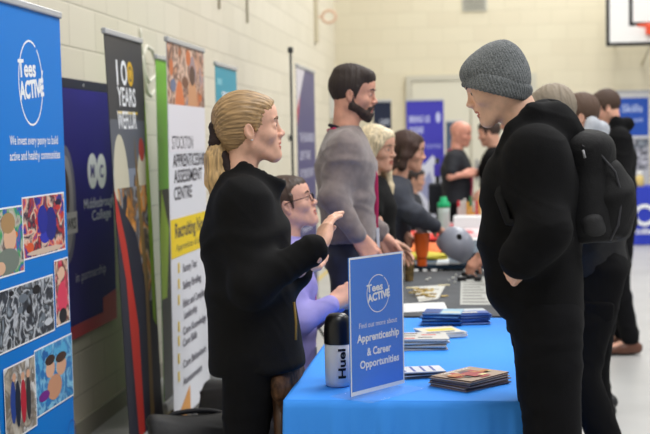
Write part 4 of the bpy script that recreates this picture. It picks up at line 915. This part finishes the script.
hp_ = onz(470, 263, T3z); s = Sdf(); s.cone((hp_.x - .03, hp_.y + .05, T3z + .03), (hp_.x + .06, hp_.y + .08, T3z + .03), .03, .026, .01); v_, f_ = s.mesh(.006); o = link_mesh('black_pouch', v_, f_, cm((34, 32, 36), .7), None, None, True, (hp_.x, hp_.y, T3z)); tag(o, 'black pouch lying between helmet and the resting hand', 'pouch')
flat_sheet('paper_sheet', 'small white card in front of the grey helmet', 'paper', ((436, 265), (449, 265), (449, 259), (438, 259)), T3z, (214, 220, 226))
def heap(name, label, cat, px, py, z, r, c, seed, k=.01, mt=None):
    p = onz(px, py, z); s = Sdf(); rr = random.Random(seed)
    for i in range(7): s.ell((p.x + rr.uniform(-.5, .5) * r[0], p.y + rr.uniform(-.5, .5) * r[1], z + r[2] * .6), (r[0] * rr.uniform(.4, .7), r[1] * rr.uniform(.4, .7), r[2] * rr.uniform(.3, .6)), k=.03)
    s.ell((p.x, p.y, z - .10), (.8, .8, .1), k=.005, sub=True); v_, f_ = s.mesh(.008); v_ = folds(v_, f_, .008, 2.2, seed); v_[:, 2] = np.maximum(v_[:, 2], z + .0015)
    o = link_mesh(name, v_, f_, mt or mat('heap_%d_%d_%d' % c, c, .75), None, None, True, (p.x, p.y, z)); tag(o, label, cat); return o
heap('folded_vest', 'orange hi-vis vest folded in front of the tumbler', 'vest', 411, 254, T3z, (.15, .22, .05), (240, 120, 40), 2)
heap('folded_vest', 'red folded vest behind the orange tumbler', 'vest', 412, 242, T3z, (.17, .3, .06), (222, 60, 44), 3)
heap('folded_vest', 'orange folded vest between tumbler and helmet', 'vest', 434, 253, T3z, (.11, .24, .045), (240, 110, 44), 4)
heap('folded_vest', 'scarlet folded vest behind the helmet', 'vest', 438, 241, T3z, (.15, .26, .05), (214, 50, 48), 5)
heap('folded_vest', 'lime edged yellow vest along the front edge of the navy table', 'vest', 421, 259, T3z, (.15, .1, .025), (206, 190, 60), 6)
# --- far table
for i, (cs, lab) in enumerate(((((445, 239), (486, 239), (487, 223), (448, 223)), 'pale pink sheet covering the far table by the helmet'), (((474, 250), (492, 250), (489, 238), (470, 238)), 'white sheet nearest the beanie boy on the far table'))):
    flat_sheet('display_sheet', lab, 'paper', cs, T4z + .001 + .004 * i, ((226, 206, 208), (230, 226, 226))[i], .002)
for i, (x, y, w, c, lab) in enumerate(((452, 226, .22, (200, 44, 60), 'red folded leaflet at the left of the far table'), (463, 233, .16, (206, 60, 76), 'rose leaflet in the middle of the far table'), (483, 226, .12, (214, 40, 50), 'scarlet leaflet at the right of the far table'), (475, 236, .16, (236, 190, 196), 'pale pink leaflet near the helmet on the far table'))):
    p = onz(x, y, T4z); leaflet(lab, (p.x, p.y), .1 * i, (w, .3), T4z + .006, .004, c, c, None, None, i)
p = onz(444, 232, T4z); p.z = T4z; mb = MB(); rb = .05; mb.lathe(p, [(rb * .9, 0), (rb, .01), (rb * .95, .15), (rb, .2)], mat('jug_clear', (176, 190, 186), .3, sss=.1), 28); g = mb.build('drinks_bottle', None, p); tag(g, 'pale drinks bottle with a green cap on the far table', 'bottle')
mb = MB(); mb.lathe(p + V(0, 0, .2), [(rb * 1.05, 0), (rb * 1.05, .035), (rb * .6, .05), (rb * .5, .085)], cm((30, 170, 110), .4)); mb.build('cap', g)
T5z = T4z
p = onz(469, 228.5, T5z); mb = MB(); mb.box(V(p.x, p.y + .1, T5z + .05), (.26, .2, .1), cm((226, 228, 230), .5), bev=.008); tag(mb.build('white_carton', None, (p.x, p.y, T5z)), 'low white carton at the far end of the red and white table', 'carton')
r = random.Random(8)
for i in range(16):
    x = 459 + (i % 8) * 3; y = 225.2 - (i // 8) * 1.0; p = onz(x, y, T5z); cn, c = r.choice([('red', (200, 60, 70)), ('white', (210, 206, 200)), ('blue', (60, 90, 160)), ('amber', (214, 160, 60)), ('green', (70, 130, 90)), ('mauve', (90, 80, 90))])
    mb = MB(); hgt = r.uniform(.10, .26); mb.box(V(p.x, p.y, T5z + hgt / 2), (.022, .05, hgt), cm(c, .5), Matrix.Rotation(r.uniform(-.1, .1), 3, 'Z'), .004)
    tag(mb.build('snack_packet', None, (p.x, p.y, T5z)), 'small %s packet standing in the %s row behind the white carton' % (cn, 'front' if i < 8 else 'back'), 'packet', 'coloured packets at the far end of the red and white table')

# --- chair tucked beside the blue table
brown = mat('chair_velour', (72, 50, 34), .85, .5, 260, .35, 30, spec=.2); wood = mat('chair_wood', (70, 46, 30), .5, .1, 40, .2, 20)
def chair(CX, CY, ctop, label, fab, sx=1, st=.50):
    g = empty('dining_chair', (CX + .2 * sx, CY, 0), label, 'chair')
    s = Sdf(); s.trunk((CX + .03 * sx, CY, .50), (CX, CY, ctop - .02), (0, 1, 0), (.034, .21), (.034, .225), .02); s.trunk((CX, CY, ctop - .09), (CX - .005, CY, ctop), (0, 1, 0), (.044, .235), (.044, .235), .02); v_, f_ = s.mesh(.008); v_ = folds(v_, f_, .002, 2); link_mesh('backrest', v_, f_, fab, g, None, True)
    for y in (-.195, .195):
        mb = MB(); mb.tube([(CX - .05 * sx, CY + y, 0), (CX + .01 * sx, CY + y, st - .06), (CX, CY + y, ctop - .06)], [.017, .022, .022], wood, 10); mb.build('leg', g)
        mb = MB(); mb.tube([(CX + .42 * sx, CY + y, 0), (CX + .41 * sx, CY + y, st - .06)], [.016, .02], wood, 10); mb.build('leg', g)
    s = Sdf(); s.trunk((CX + .21 * sx, CY, st - .08), (CX + .21 * sx, CY, st), (0, 1, 0), (.24, .23), (.24, .23), .02); v_, f_ = s.mesh(.01); link_mesh('seat', v_, f_, fab, g, None, True)
chair(x0 - .040, 4.10, 1.53 - (372 - 142) * 4.0 / FPX, 'brown upholstered chair tucked in at the left of the blue cloth', brown)
# --- black holdalls on the floor under the white banner
def holdall(label, px, py, d, L, Wd, H_, ang, seed):
    q = at(px, py, d); g = empty('holdall', (q.x, q.y, 0), label, 'bag', None, 0); u = V(math.cos(ang), math.sin(ang), 0); v = V(-u.y, u.x, 0); b = V(q.x, q.y, 0); s = Sdf()
    s.trunk(b - u * L / 2 + UP * H_ * .5, b + u * L / 2 + UP * H_ * .5, v, (H_ * .5, Wd / 2), (H_ * .5, Wd / 2), .03); s.ell((b.x, b.y, -.25), (2, 2, .2505), k=.004, sub=True)
    v_, f_ = s.mesh(.012); v_ = folds(v_, f_, .012, .9, seed); v_[:, 2] = np.maximum(v_[:, 2], .003); link_mesh('bag_body', v_, f_, mat('nylon_black', (15, 15, 18), .6, .3, 60), g, None, True)
    mb = MB(); mb.tube([b + u * (L * .3 * math.cos(a)) + v * Wd * .1 + UP * (H_ * .93 + .03 * math.sin(a)) for a in (math.pi * i / 12 for i in range(13))], .012, cm((36, 36, 40), .6), 8); mb.build('handle', g)
holdall('black holdall on the floor in front of the white banner', 196, 430, 5.6, .42, .26, .33, .3, 1)
holdall('smaller black holdall lying behind the woman in black', 244, 430, 6.2, .40, .26, .36, -.2, 2)

# small stand with a violet sign in front of the mountain banner
q = at(441, 205, 12.45); g = empty('sign_stand', (q.x, q.y, 0), 'black stand carrying a small violet sign in front of the mountain banner', 'stand'); zt = at(441, 176, 12.45).z; z1 = at(441, 158, 12.45).z; blk = cm((26, 26, 30), .5)
mb = MB(); mb.tube([(q.x - .03, q.y, .03), (q.x - .03, q.y, z1)], .022, blk, 8); mb.build('pole', g)
mb = MB(); mb.box((q.x, q.y, .015), (.4, .4, .03), blk, bev=.01); mb.build('base', g)
mb = MB(); mb.box((q.x + .02, q.y - .03, zt + .06), (.17, .02, .12), cm((84, 70, 190), .5), bev=.004); mb.build('sign_plate', g)
mb = MB(); mb.box((q.x - .02, q.y, zt - .22), (.20, .16, .30), cm((36, 38, 46), .6), bev=.02); mb.build('leaflet_holder', g)
# ------------------------------------------------------------------ the people
BLK = mat('fleece_black', (9, 9, 11), .9, .35, 300, .15, 60, spec=.25)
BLK2 = mat('cotton_black', (10, 10, 12), .9, .3, 220, .15, 40, spec=.2)
TRS = mat('trouser_black', (9, 9, 12), .9, .2, 260, .15, 30, spec=.2)
R_ = dict(curl=(18, 22, 14), spread=3, thumb=28)
IN = dict(curl=(8, 10, 8), spread=2, thumb=18)
FIST = dict(curl=(50, 55, 30), spread=1, thumb=20, tcurl=14)

# woman with the blonde ponytail
w = person('woman_a', 'person with a blonde ponytail in a black fleece jacket gesturing over the blue table', 4.12, 6, (250, 129), (241, 189), (250, 350),
    {'R': [(253, 284, -.20), (318, 248, -.16), ((333, 206, -.06), (.75, .15, .65), dict(curl=(12, 18, 12), spread=0, thumb=14, tcurl=10))],
     'L': [(266, 300, .12), (302, 269, .0), ((322, 263, .15), (.0, .9, -.3), dict(curl=(14, 22, 14), spread=2, thumb=20))]},
    {'R': [(243, .5, -.10), (241, -.10)], 'L': [(246, .5, .1), (244, .12)]}, BLK, TRS, (228, 178, 154), 'bun', (158, 128, 90), .007, female=True, head_pitch=6,
    shw=.160, chest=(.138, .165), waist=(.142, .17), hem=(.162, .185), hem_py=(258, 371), sleeve=(.068, .064, .050), thigh=(.095, .066, .056), folds_amp=.006, brow_c=(120, 92, 66), hipw=.095,
    extras=[('collar', (248, 198), (263, 168), (.082, .088), (.096, .072))])
T = w['toW']
s = Sdf(); s.chain([T((-.10, 0, -.03)), T((-.118, 0, -.085)), T((-.122, -.006, -.15)), T((-.120, -.01, -.20)), T((-.128, -.012, -.25))], (.030, .040, .042, .034, .010), .02)
v_, f_ = s.mesh(.003); v_ = folds(v_, f_, .0030, 5, 4, (3, 3, .2)); link_mesh('ponytail', v_, f_, mat('hair_tail', (186, 154, 108), .5, .2, 120, .18, 60, stretch=(2, 2, .15)), w['body'], None, True)
s = Sdf(); s.chain([T((-.078, .0, .055)), T((-.104, .0, .02)), T((-.108, 0, -.03)), T((-.100, 0, -.075))], (.014, .024, .028, .022), .02); s.cone(T((-.10, -.02, -.08)), T((-.088, -.03, -.13)), .022, .016, .02)
v_, f_ = s.mesh(.003); v_ = folds(v_, f_, .004, 4, 9); link_mesh('scrunchie', v_, f_, mat('scrunchie_dark', (42, 26, 24), .8, .5, 150), w['body'], None, True)
mb = MB(); e = T((-.002, -.083, -.036)); mb.lathe(e, [(.0035, -.002), (.0035, .002)], cm((220, 220, 225), .2), 10); mb.build('earring', w['body'])
mb = MB(); P = w['P']; mb.tube([P((294, 302, -.125)), P((296, 322, -.125)), P((296, 340, -.125))], (.004), cm((150, 120, 60), .4), 6); mb.build('pocket_zip', w['body'])

# boy in the grey beanie
b = person('boy_j', 'person in a grey knit beanie and black hoodie with hand in pocket, front right', 3.66, 174, (496.5, 84), (532, 141), (544, 312),
    {'L': [(545, 230, -.21), (518, 261, -.18), ((504, 283, -.04), (.5, -.2, .8), IN)], 'R': [(554, 235, .24), (526, 264, .16), ((510, 282, .08), (.5, -.2, -.8), IN)]},
    {'L': [(556, .5, -.09), (560, -.10)], 'R': [(552, .5, .09), (556, .12)]}, BLK2, TRS, (232, 186, 160), None, (60, 44, 34), .007, hscale=.925, head_pitch=-22, head_yaw=2,
    shw=.175, chest=(.128, .175), waist=(.122, .165), hem=(.118, .165), hem_py=(543, 318), sleeve=(.071, .067, .062), thigh=(.100, .074, .066), folds_amp=.007, hipw=.085, brow_c=(70, 50, 40),
    extras=[('c', [(503, 150, -.06), (514, 130, -.085), (534, 114, -.085), (556, 112, -.04)], (.022, .028, .034, .036), .02), ('c', [(503, 150, .06), (516, 128, .085), (538, 112, .08), (556, 112, .04)], (.022, .028, .034, .036), .02),
            ('c', [(540, 128, -.04), (560, 130, -.04), (572, 140, .0), (566, 136, .06)], (.060, .055, .042, .042), .03), ('c', [(528, 116, -.05), (544, 112, .0), (530, 116, .05)], (.03, .032, .03), .02), ('c', [(508, 180, -.03), (505, 240, -.03), (506, 290, -.03)], (.068, .064, .054), .05), ('c', [(508, 180, .03), (505, 240, .03), (506, 290, .03)], (.068, .064, .054), .05)])
T = b['toW']; kn_ = bpy.data.materials.new('knit_grey'); kn_.use_nodes = True; nt = kn_.node_tree; bs = nt.nodes['Principled BSDF']; bs.inputs['Roughness'].default_value = .9; bs.inputs['Sheen Weight'].default_value = .2
def knit(o_name, sdf, ribs, ridge):
    v_, f_ = sdf.mesh(.0026); vw = soften(v_, f_, 1)
    c = np.array((-.02, 0, .0)); a = np.arctan2(vw[:, 1] - c[1], vw[:, 0] - c[0]); rad = np.hypot(vw[:, 1], vw[:, 0] - c[0]); N = vnormals(vw, f_)
    fall = np.clip(rad / .05, 0, 1); d = ridge * np.sin(a * ribs) * fall ; vw = vw + N * d[:, None]
    HS, HR = b['HS'], b['HR']; hc = np.array(T((0, 0, 0))); return link_mesh(o_name, (vw * HS) @ HR.T + hc, f_, kn_, b['body'], None, True)
n1 = nt.nodes.new('ShaderNodeTexNoise'); n1.inputs['Scale'].default_value = 260; r1 = nt.nodes.new('ShaderNodeValToRGB'); r1.color_ramp.elements[0].color = lin((70, 73, 75)); r1.color_ramp.elements[1].color = lin((120, 124, 126)); r1.color_ramp.elements[0].position = .35; r1.color_ramp.elements[1].position = .65
tcn = nt.nodes.new('ShaderNodeTexCoord'); nt.links.new(tcn.outputs['Object'], n1.inputs['Vector']); nt.links.new(n1.outputs[0], r1.inputs[0]); nt.links.new(r1.outputs[0], bs.inputs['Base Color'])
nrm = np.array((-.60, 0, .80)); low = np.array((.022, 0, -.036))
s = Sdf(); s.ell((-.015, 0, .028), (.099, .090, .097), k=.01); s.ell((-.045, 0, .074), (.046, .056, .036), k=.04); s.ell((-.060, 0, .100), (.018, .026, .012), k=.02); s.ell((-.045, 0, -.01), (.054, .08, .06), k=.03); s.ell((.030, 0, .058), (.068, .070, .051), k=.02)
s.ell(low - nrm * .285, (.3, .3, .3), k=.008, sub=True)
bn = knit('beanie', s, 60, .0009)
s = Sdf(); s.trunk(low, low + nrm * .066, (0, 1, 0), (.110, .094), (.110, .097), .005); s.trunk(low - nrm * .03, low + nrm * .040, (0, 1, 0), (.104, .085), (.104, .085), .004, sub=True)
q = knit('turn_up', s, 60, .0010)

# backpack on the boy's back
Pj = b['P']; l = b['l']; g = empty('backpack', (Pj((592, 245)).x, Pj((592, 245)).y, Pj((592, 245)).z), "black backpack worn on the beanie boy's back", 'backpack')
nyl = mat('pack_nylon', (12, 12, 14), .8, .4, 180, .15, 50, spec=.3)
s = Sdf(); s.trunk(Pj((588, 243)), Pj((583, 142)), l, (.090, .15), (.070, .12), .03); s.ell(Pj((584, 150)), (.085, .12, .06), k=.06); v_, f_ = s.mesh(.007); v_ = soften(v_, f_, 2); v_ = folds(v_, f_, .006, 1.2, 7); link_mesh('main_bag', v_, f_, nyl, g, None, True)
s = Sdf(); s.trunk(Pj((606, 238)), Pj((602, 160)), l, (.072, .125), (.045, .10), .03); s.ell(Pj((610, 200)), (.07, .1, .10), k=.06); v_, f_ = s.mesh(.007); v_ = soften(v_, f_, 2); v_ = folds(v_, f_, .006, 1.2, 8); link_mesh('front_pocket', v_, f_, nyl, g, None, True)
s = Sdf(); s.trunk(Pj((596, 238, -.13)), Pj((590, 214, -.13)), l, (.035, .02), (.03, .02), .01); v_, f_ = s.mesh(.005); link_mesh('side_pocket', v_, f_, mat('mesh_black', (24, 24, 26), .7, .4, 300), g, None, True)
mb = MB(); gz = cm((52, 52, 56), .5); mb.tube([Pj((582, 146, -.13)), Pj((600, 154, -.125)), Pj((615, 172, -.115)), Pj((622, 196, -.11)), Pj((618, 225, -.115)), Pj((610, 240, -.12))], .004, gz, 6); mb.build('zip_line', g)
mb = MB(); mb.tube([Pj((583, 150, -.142)), Pj((585, 158, -.145))], .0035, cm((150, 150, 154), .3), 6); mb.build('zip_pull', g)
for sg in (-1, 1):
    mb = MB(); mb.tube([Pj((574, 150, sg * .07)), Pj((556, 141, sg * .10)), Pj((534, 146, sg * .12)), Pj((512, 166, sg * .115)), Pj((500, 195, sg * .11)), Pj((508, 222, sg * .15)), Pj((540, 228, sg * .185)), Pj((572, 240, sg * .14))], [.016, .024, .026, .026, .024, .014, .012, .012], nyl, 8, flat=(.35, 1.0) if False else (.7, .9)); mb.build('strap', g)

# seated man in the lilac shirt
m = person('man_b', 'person in glasses and a lilac shirt seated at the left of the blue table', 5.25, 0, (290, 204), (285, 250), (287, 384),
    {'R': [(300, 322, -.22), (333, 303, -.17), ((352, 290, -.15), (.2, -.3, .9), FIST)], 'L': [(312, 318, .24), (340, 302, .12), ((356, 296, .08), (.2, -.3, -.9), FIST)]},
    {'R': [(385, .5, -.13), (385, -.13)], 'L': [(388, .5, .13), (390, .13)]}, mat('shirt_lilac', (150, 142, 206), .7, .15, 200, .04, 10), mat('trouser_grey', (48, 50, 58), .8, .2, 200), (222, 168, 146), 'crop', (66, 48, 38), .0085,
    head_pitch=18, head_yaw=-6, chest=(.12, .18), waist=(.12, .17), hem=(.13, .18), sleeve=(.06, .052, .042), folds_amp=.006, brow_c=(70, 50, 40), topname='shirt')
glasses(m, r=.002); lanyard(m, (196, 30, 100), .40)
chair(m['pv'].x - .20, m['pv'].y, .86, 'dark chair the man in the lilac shirt sits on', cm((48, 46, 50), .8), st=.41)

# bearded man
c = person('man_c', 'person with dark hair and beard in a grey sweater standing behind the seated man', 5.75, -3, (354, 94), (345, 141), (349, 256),
    {'R': [(333, 198, -.23), (359, 238, -.24), ((373, 257, -.24), (-.1, -.2, .9), dict(curl=(30, 35, 20), spread=2, thumb=20))], 'L': [(356, 202, .26), (383, 238, .2), ((394, 256, .18), (0, -.2, -.9), dict(curl=(30, 35, 20), spread=2, thumb=20))]},
    {'R': [(350, .5, -.1), (350, -.1)], 'L': [(352, .5, .12), (353, .14)]}, mat('sweater_grey', (122, 110, 108), .9, .5, 260, .06, 30, sheen=.3), mat('trouser_navy', (30, 36, 58), .8, .2, 200, .1, 20), (216, 158, 134), 'quiff', (48, 36, 31), .008,
    head_pitch=-6, head_yaw=-8, chest=(.135, .19), waist=(.125, .18), hem=(.125, .18), hem_py=(349, 244), sleeve=(.064, .058, .044), beard=(52, 36, 30), folds_amp=.008, shw=.19, topname='sweater')
lanyard(c, (186, 26, 86), .40); mb = MB(); nk, l, f, sp = c['nk'], c['l'], c['f'], c['spine']
mb.tube([nk + (l * math.sin(a) * .068 + f * math.cos(a) * .068) + sp * (.045 - .03 * math.cos(a)) for a in (2 * math.pi * i / 24 for i in range(24))], .008, cm((40, 40, 52), .7), 8, closed=True); mb.build('shirt_collar', c['body'])

# woman with long blonde hair
d = person('woman_d', 'person with long pale blonde hair in a black top behind the bearded man', 6.65, -8, (377, 149), (370, 188), (372, 258),
    {'R': [(376, 220, -.2), (386, 243, -.17), ((395, 253, -.15), (-.3, -.3, .9), R_)], 'L': [(384, 222, .2), (393, 244, .16), ((401, 252, .14), (0, -.3, -.9), R_)]},
    {'R': [(371, .5, -.1), (371, -.1)], 'L': [(373, .5, .1), (374, .12)]}, BLK, TRS, (214, 164, 140), 'long', (206, 190, 158), .009, female=True, head_pitch=-4, head_yaw=-22, shw=.16, chest=(.125, .16), waist=(.12, .15), hem=(.13, .165), sleeve=(.055, .052, .04), short_sleeve=True, topname='top', brow_c=(130, 104, 78))
# woman with dark bobbed hair, leaning over the table
e = person('woman_e', 'person with dark brown bobbed hair in a slate jacket leaning over the table', 7.55, -4, (408, 151), (397, 187), (383, 250),
    {'R': [(416, 216, -.2), (436, 227, -.05), ((446, 233, .05), (0, -.9, .2), R_)], 'L': [(396, 224, .1), (404, 228, -.02), ((413, 240, -.05), (0, -.9, -.2), FIST)]},
    {'R': [(384, .5, -.1), (384, -.1)], 'L': [(386, .5, .1), (386, .12)]}, mat('jacket_slate', (50, 54, 66), .75, .3, 160, .1, 20), TRS, (214, 162, 138), 'bob', (62, 40, 32), .010, female=True, head_pitch=-8, head_yaw=-4, shw=.17, chest=(.125, .165), waist=(.12, .16), sleeve=(.062, .056, .046), folds_amp=.008)
lanyard(e, (200, 20, 90), .36)
# seated dark haired person far behind
gseat = person('person_g', 'person with dark hair seated far behind the slate jacket, only the head clear', 13.0, -10, (415, 179), (412, 199), (408, 238),
    {'R': [(414, 222, -.2), (430, 224, -.15), ((440, 224, -.15), (0, -.9, .2), R_)], 'L': [(416, 222, .2), (431, 224, .15), ((441, 224, .15), (0, -.9, -.2), R_)]},
    {'R': [(446, .48, -.1), (446, -.1)], 'L': [(447, .48, .1), (447, .1)]}, mat('jacket_dim', (38, 40, 48), .8), TRS, (206, 156, 132), 'short', (46, 34, 30), .014, head_pitch=-10)
chair(gseat['pv'].x - .2, gseat['pv'].y, .85, 'dark chair under the seated person at the back', cm((44, 44, 48), .8), st=.41)
# bald man in black polo
h = person('man_h', 'person with a bald head in a black polo and pink lanyard at the back', 11.95, -14, (461, 134), (456, 156), (457, 205),
    {'R': [(450, 177, -.27), (465, 174, -.24), ((475, 171, -.2), (.2, -.2, .9), FIST)], 'L': [(460, 178, .2), (468, 174, .15), ((477, 172, .1), (.2, -.2, -.9), FIST)]},
    {'R': [(457, .5, -.1), (457, -.1)], 'L': [(459, .5, .1), (459, .12)]}, mat('polo_black', (24, 26, 34), .8), TRS, (214, 150, 128), None, (120, 100, 90), .012, head_pitch=-8, head_yaw=-14, chest=(.14, .19), waist=(.14, .18), sleeve=(.075, .062, .04), short_sleeve=True, topname='polo_shirt')
lanyard(h, (190, 26, 84), .40, wid=.016)
# dark jacketed person seen past the boy's chin
i_ = person('person_i', "person in a plain black jacket at the back, seen below the beanie boy's chin", 11.9, 165, (489, 133), (495, 154), (496, 205),
    {'L': [(499, 178, -.22), (488, 190, -.2), ((480, 196, -.2), (0, -.4, .9), R_)], 'R': [(499, 178, .22), (488, 190, .2), ((480, 196, .2), (0, -.4, -.9), R_)]},
    {'L': [(496, .5, -.1), (496, -.1)], 'R': [(498, .5, .1), (498, .12)]}, BLK2, TRS, (210, 160, 136), 'short', (56, 40, 32), .012, head_pitch=-12, chest=(.15, .19), waist=(.145, .18), sleeve=(.075, .062, .05))
# grey haired person
k = person('person_k', 'person with grey hair in dark jacket and cargo trousers directly behind the beanie boy', 5.35, 168, (551, 116), (574, 153), (603, 262),
    {'L': [(592, 212, -.26), (560, 238, -.2), ((544, 246, -.18), (0, -.5, .8), R_)], 'R': [(592, 212, .26), (560, 238, .2), ((544, 246, .18), (0, -.5, -.8), R_)]},
    {'L': [(581, .53, -.1), (619, -.10)], 'R': [(590, .50, .12), (606, .14)]}, mat('jacket_black', (13, 13, 16), .8, .3, 120, .1, 20), mat('cargo_black', (11, 11, 13), .9, .3, 160, spec=.15), (212, 166, 142), 'grey', (138, 126, 110), .010, head_pitch=-14, head_yaw=-22, chest=(.14, .19), waist=(.13, .18), hem=(.135, .185), hem_py=(601, 272), sleeve=(.072, .062, .05), thigh=(.092, .078, .07), folds_amp=.010)
s = Sdf(); pq = k['P']; s.trunk(pq((598, 322, -.155)), pq((600, 300, -.165)), k['l'], (.060, .026), (.060, .026), .01); v_, f_ = s.mesh(.006); link_mesh('cargo_pocket', v_, f_, mat('cargo_black', (12, 12, 14)), k['body'], None, True)
# sandy haired head peeping beside the grey one
# brown haired person in light grey hood
l_ = person('person_l', 'person with brown hair and light grey hood, between grey haired person and boy in glasses', 6.9, 172, (579, 117), (590, 144), (596, 236),
    {'L': [(600, 192, -.22), (586, 214, -.2), ((576, 220, -.18), (0, -.5, .8), R_)], 'R': [(600, 192, .22), (586, 214, .2), ((576, 220, .18), (0, -.5, -.8), R_)]},
    {'L': [(596, .5, -.1), (600, -.10)], 'R': [(598, .50, .1), (602, .12)]}, mat('hoodie_light', (176, 180, 188), .85, .3, 160, .04, 20), TRS, (212, 160, 136), 'short', (84, 62, 48), .010, head_pitch=-10, folds_amp=.007, topname='hoodie',
    extras=[('c', [(586, 136, -.1), (592, 124, -.08), (600, 130, 0), (592, 124, .08)], (.03, .035, .045, .035), .03)])
# person whose hand rests on the table
o_ = person('person_o', 'person in pale grey sweater mostly hidden by the beanie boy, hand resting on table', 7.15, 180, (518, 118), (528, 146), (553, 236),
    {'L': [(506, 206, -.16), (483, 254, -.10), ((468, 269, -.08), (-.3, -.8, .3), dict(curl=(30, 40, 25), spread=4, thumb=30))], 'R': [(512, 206, .2), (492, 250, .15), ((480, 262, .12), (-.3, -.8, -.3), R_)]},
    {'L': [(536, .5, -.1), (540, -.10)], 'R': [(538, .50, .1), (542, .12)]}, mat('sweater_pale', (186, 188, 180), .85, .3, 160, .04, 20), TRS, (206, 150, 128), 'short', (80, 62, 48), .010, head_pitch=-14, folds_amp=.005, topname='sweater')
# boy in glasses
mm = person('boy_m', 'person in glasses and black hoodie with brown shoes at the far right', 8.9, 178, (605, 108), (615, 134), (619, 222),
    {'L': [(624, 180, -.24), (604, 194, -.2), ((594, 196, -.2), (0, -.5, .8), FIST)], 'R': [(624, 180, .24), (604, 194, .2), ((594, 196, .2), (0, -.5, -.8), FIST)]},
    {'L': [(619, .5, -.1), (630, -.12)], 'R': [(616, .50, .1), (622, .14)]}, BLK2, TRS, (224, 170, 146), 'short', (70, 50, 38), .010, head_pitch=-16, chest=(.13, .18), waist=(.125, .17), sleeve=(.072, .06, .05), shoes=(96, 58, 42), folds_amp=.008, topname='hoodie',
    extras=[('c', [(607, 134, -.07), (616, 122, -.08), (627, 124, -.02), (627, 124, .05)], (.03, .04, .048, .045), .03)], thigh=(.095, .075, .066))
glasses(mm, r=.0024)
# white paper held by the leaning woman
q = e['P']((420, 228, -.06)); mb = MB(); s = Sdf(); s.cone(q, q + UP * -.05 + CR * .02, .028, .04, .01); v_, f_ = s.mesh(.006); v_ = folds(v_, f_, .008, 2.5, 3); o = link_mesh('crumpled_paper', v_, f_, cm((222, 222, 226), .6), None, None, True, q); tag(o, "crumpled white paper by the leaning woman's hands", 'paper')
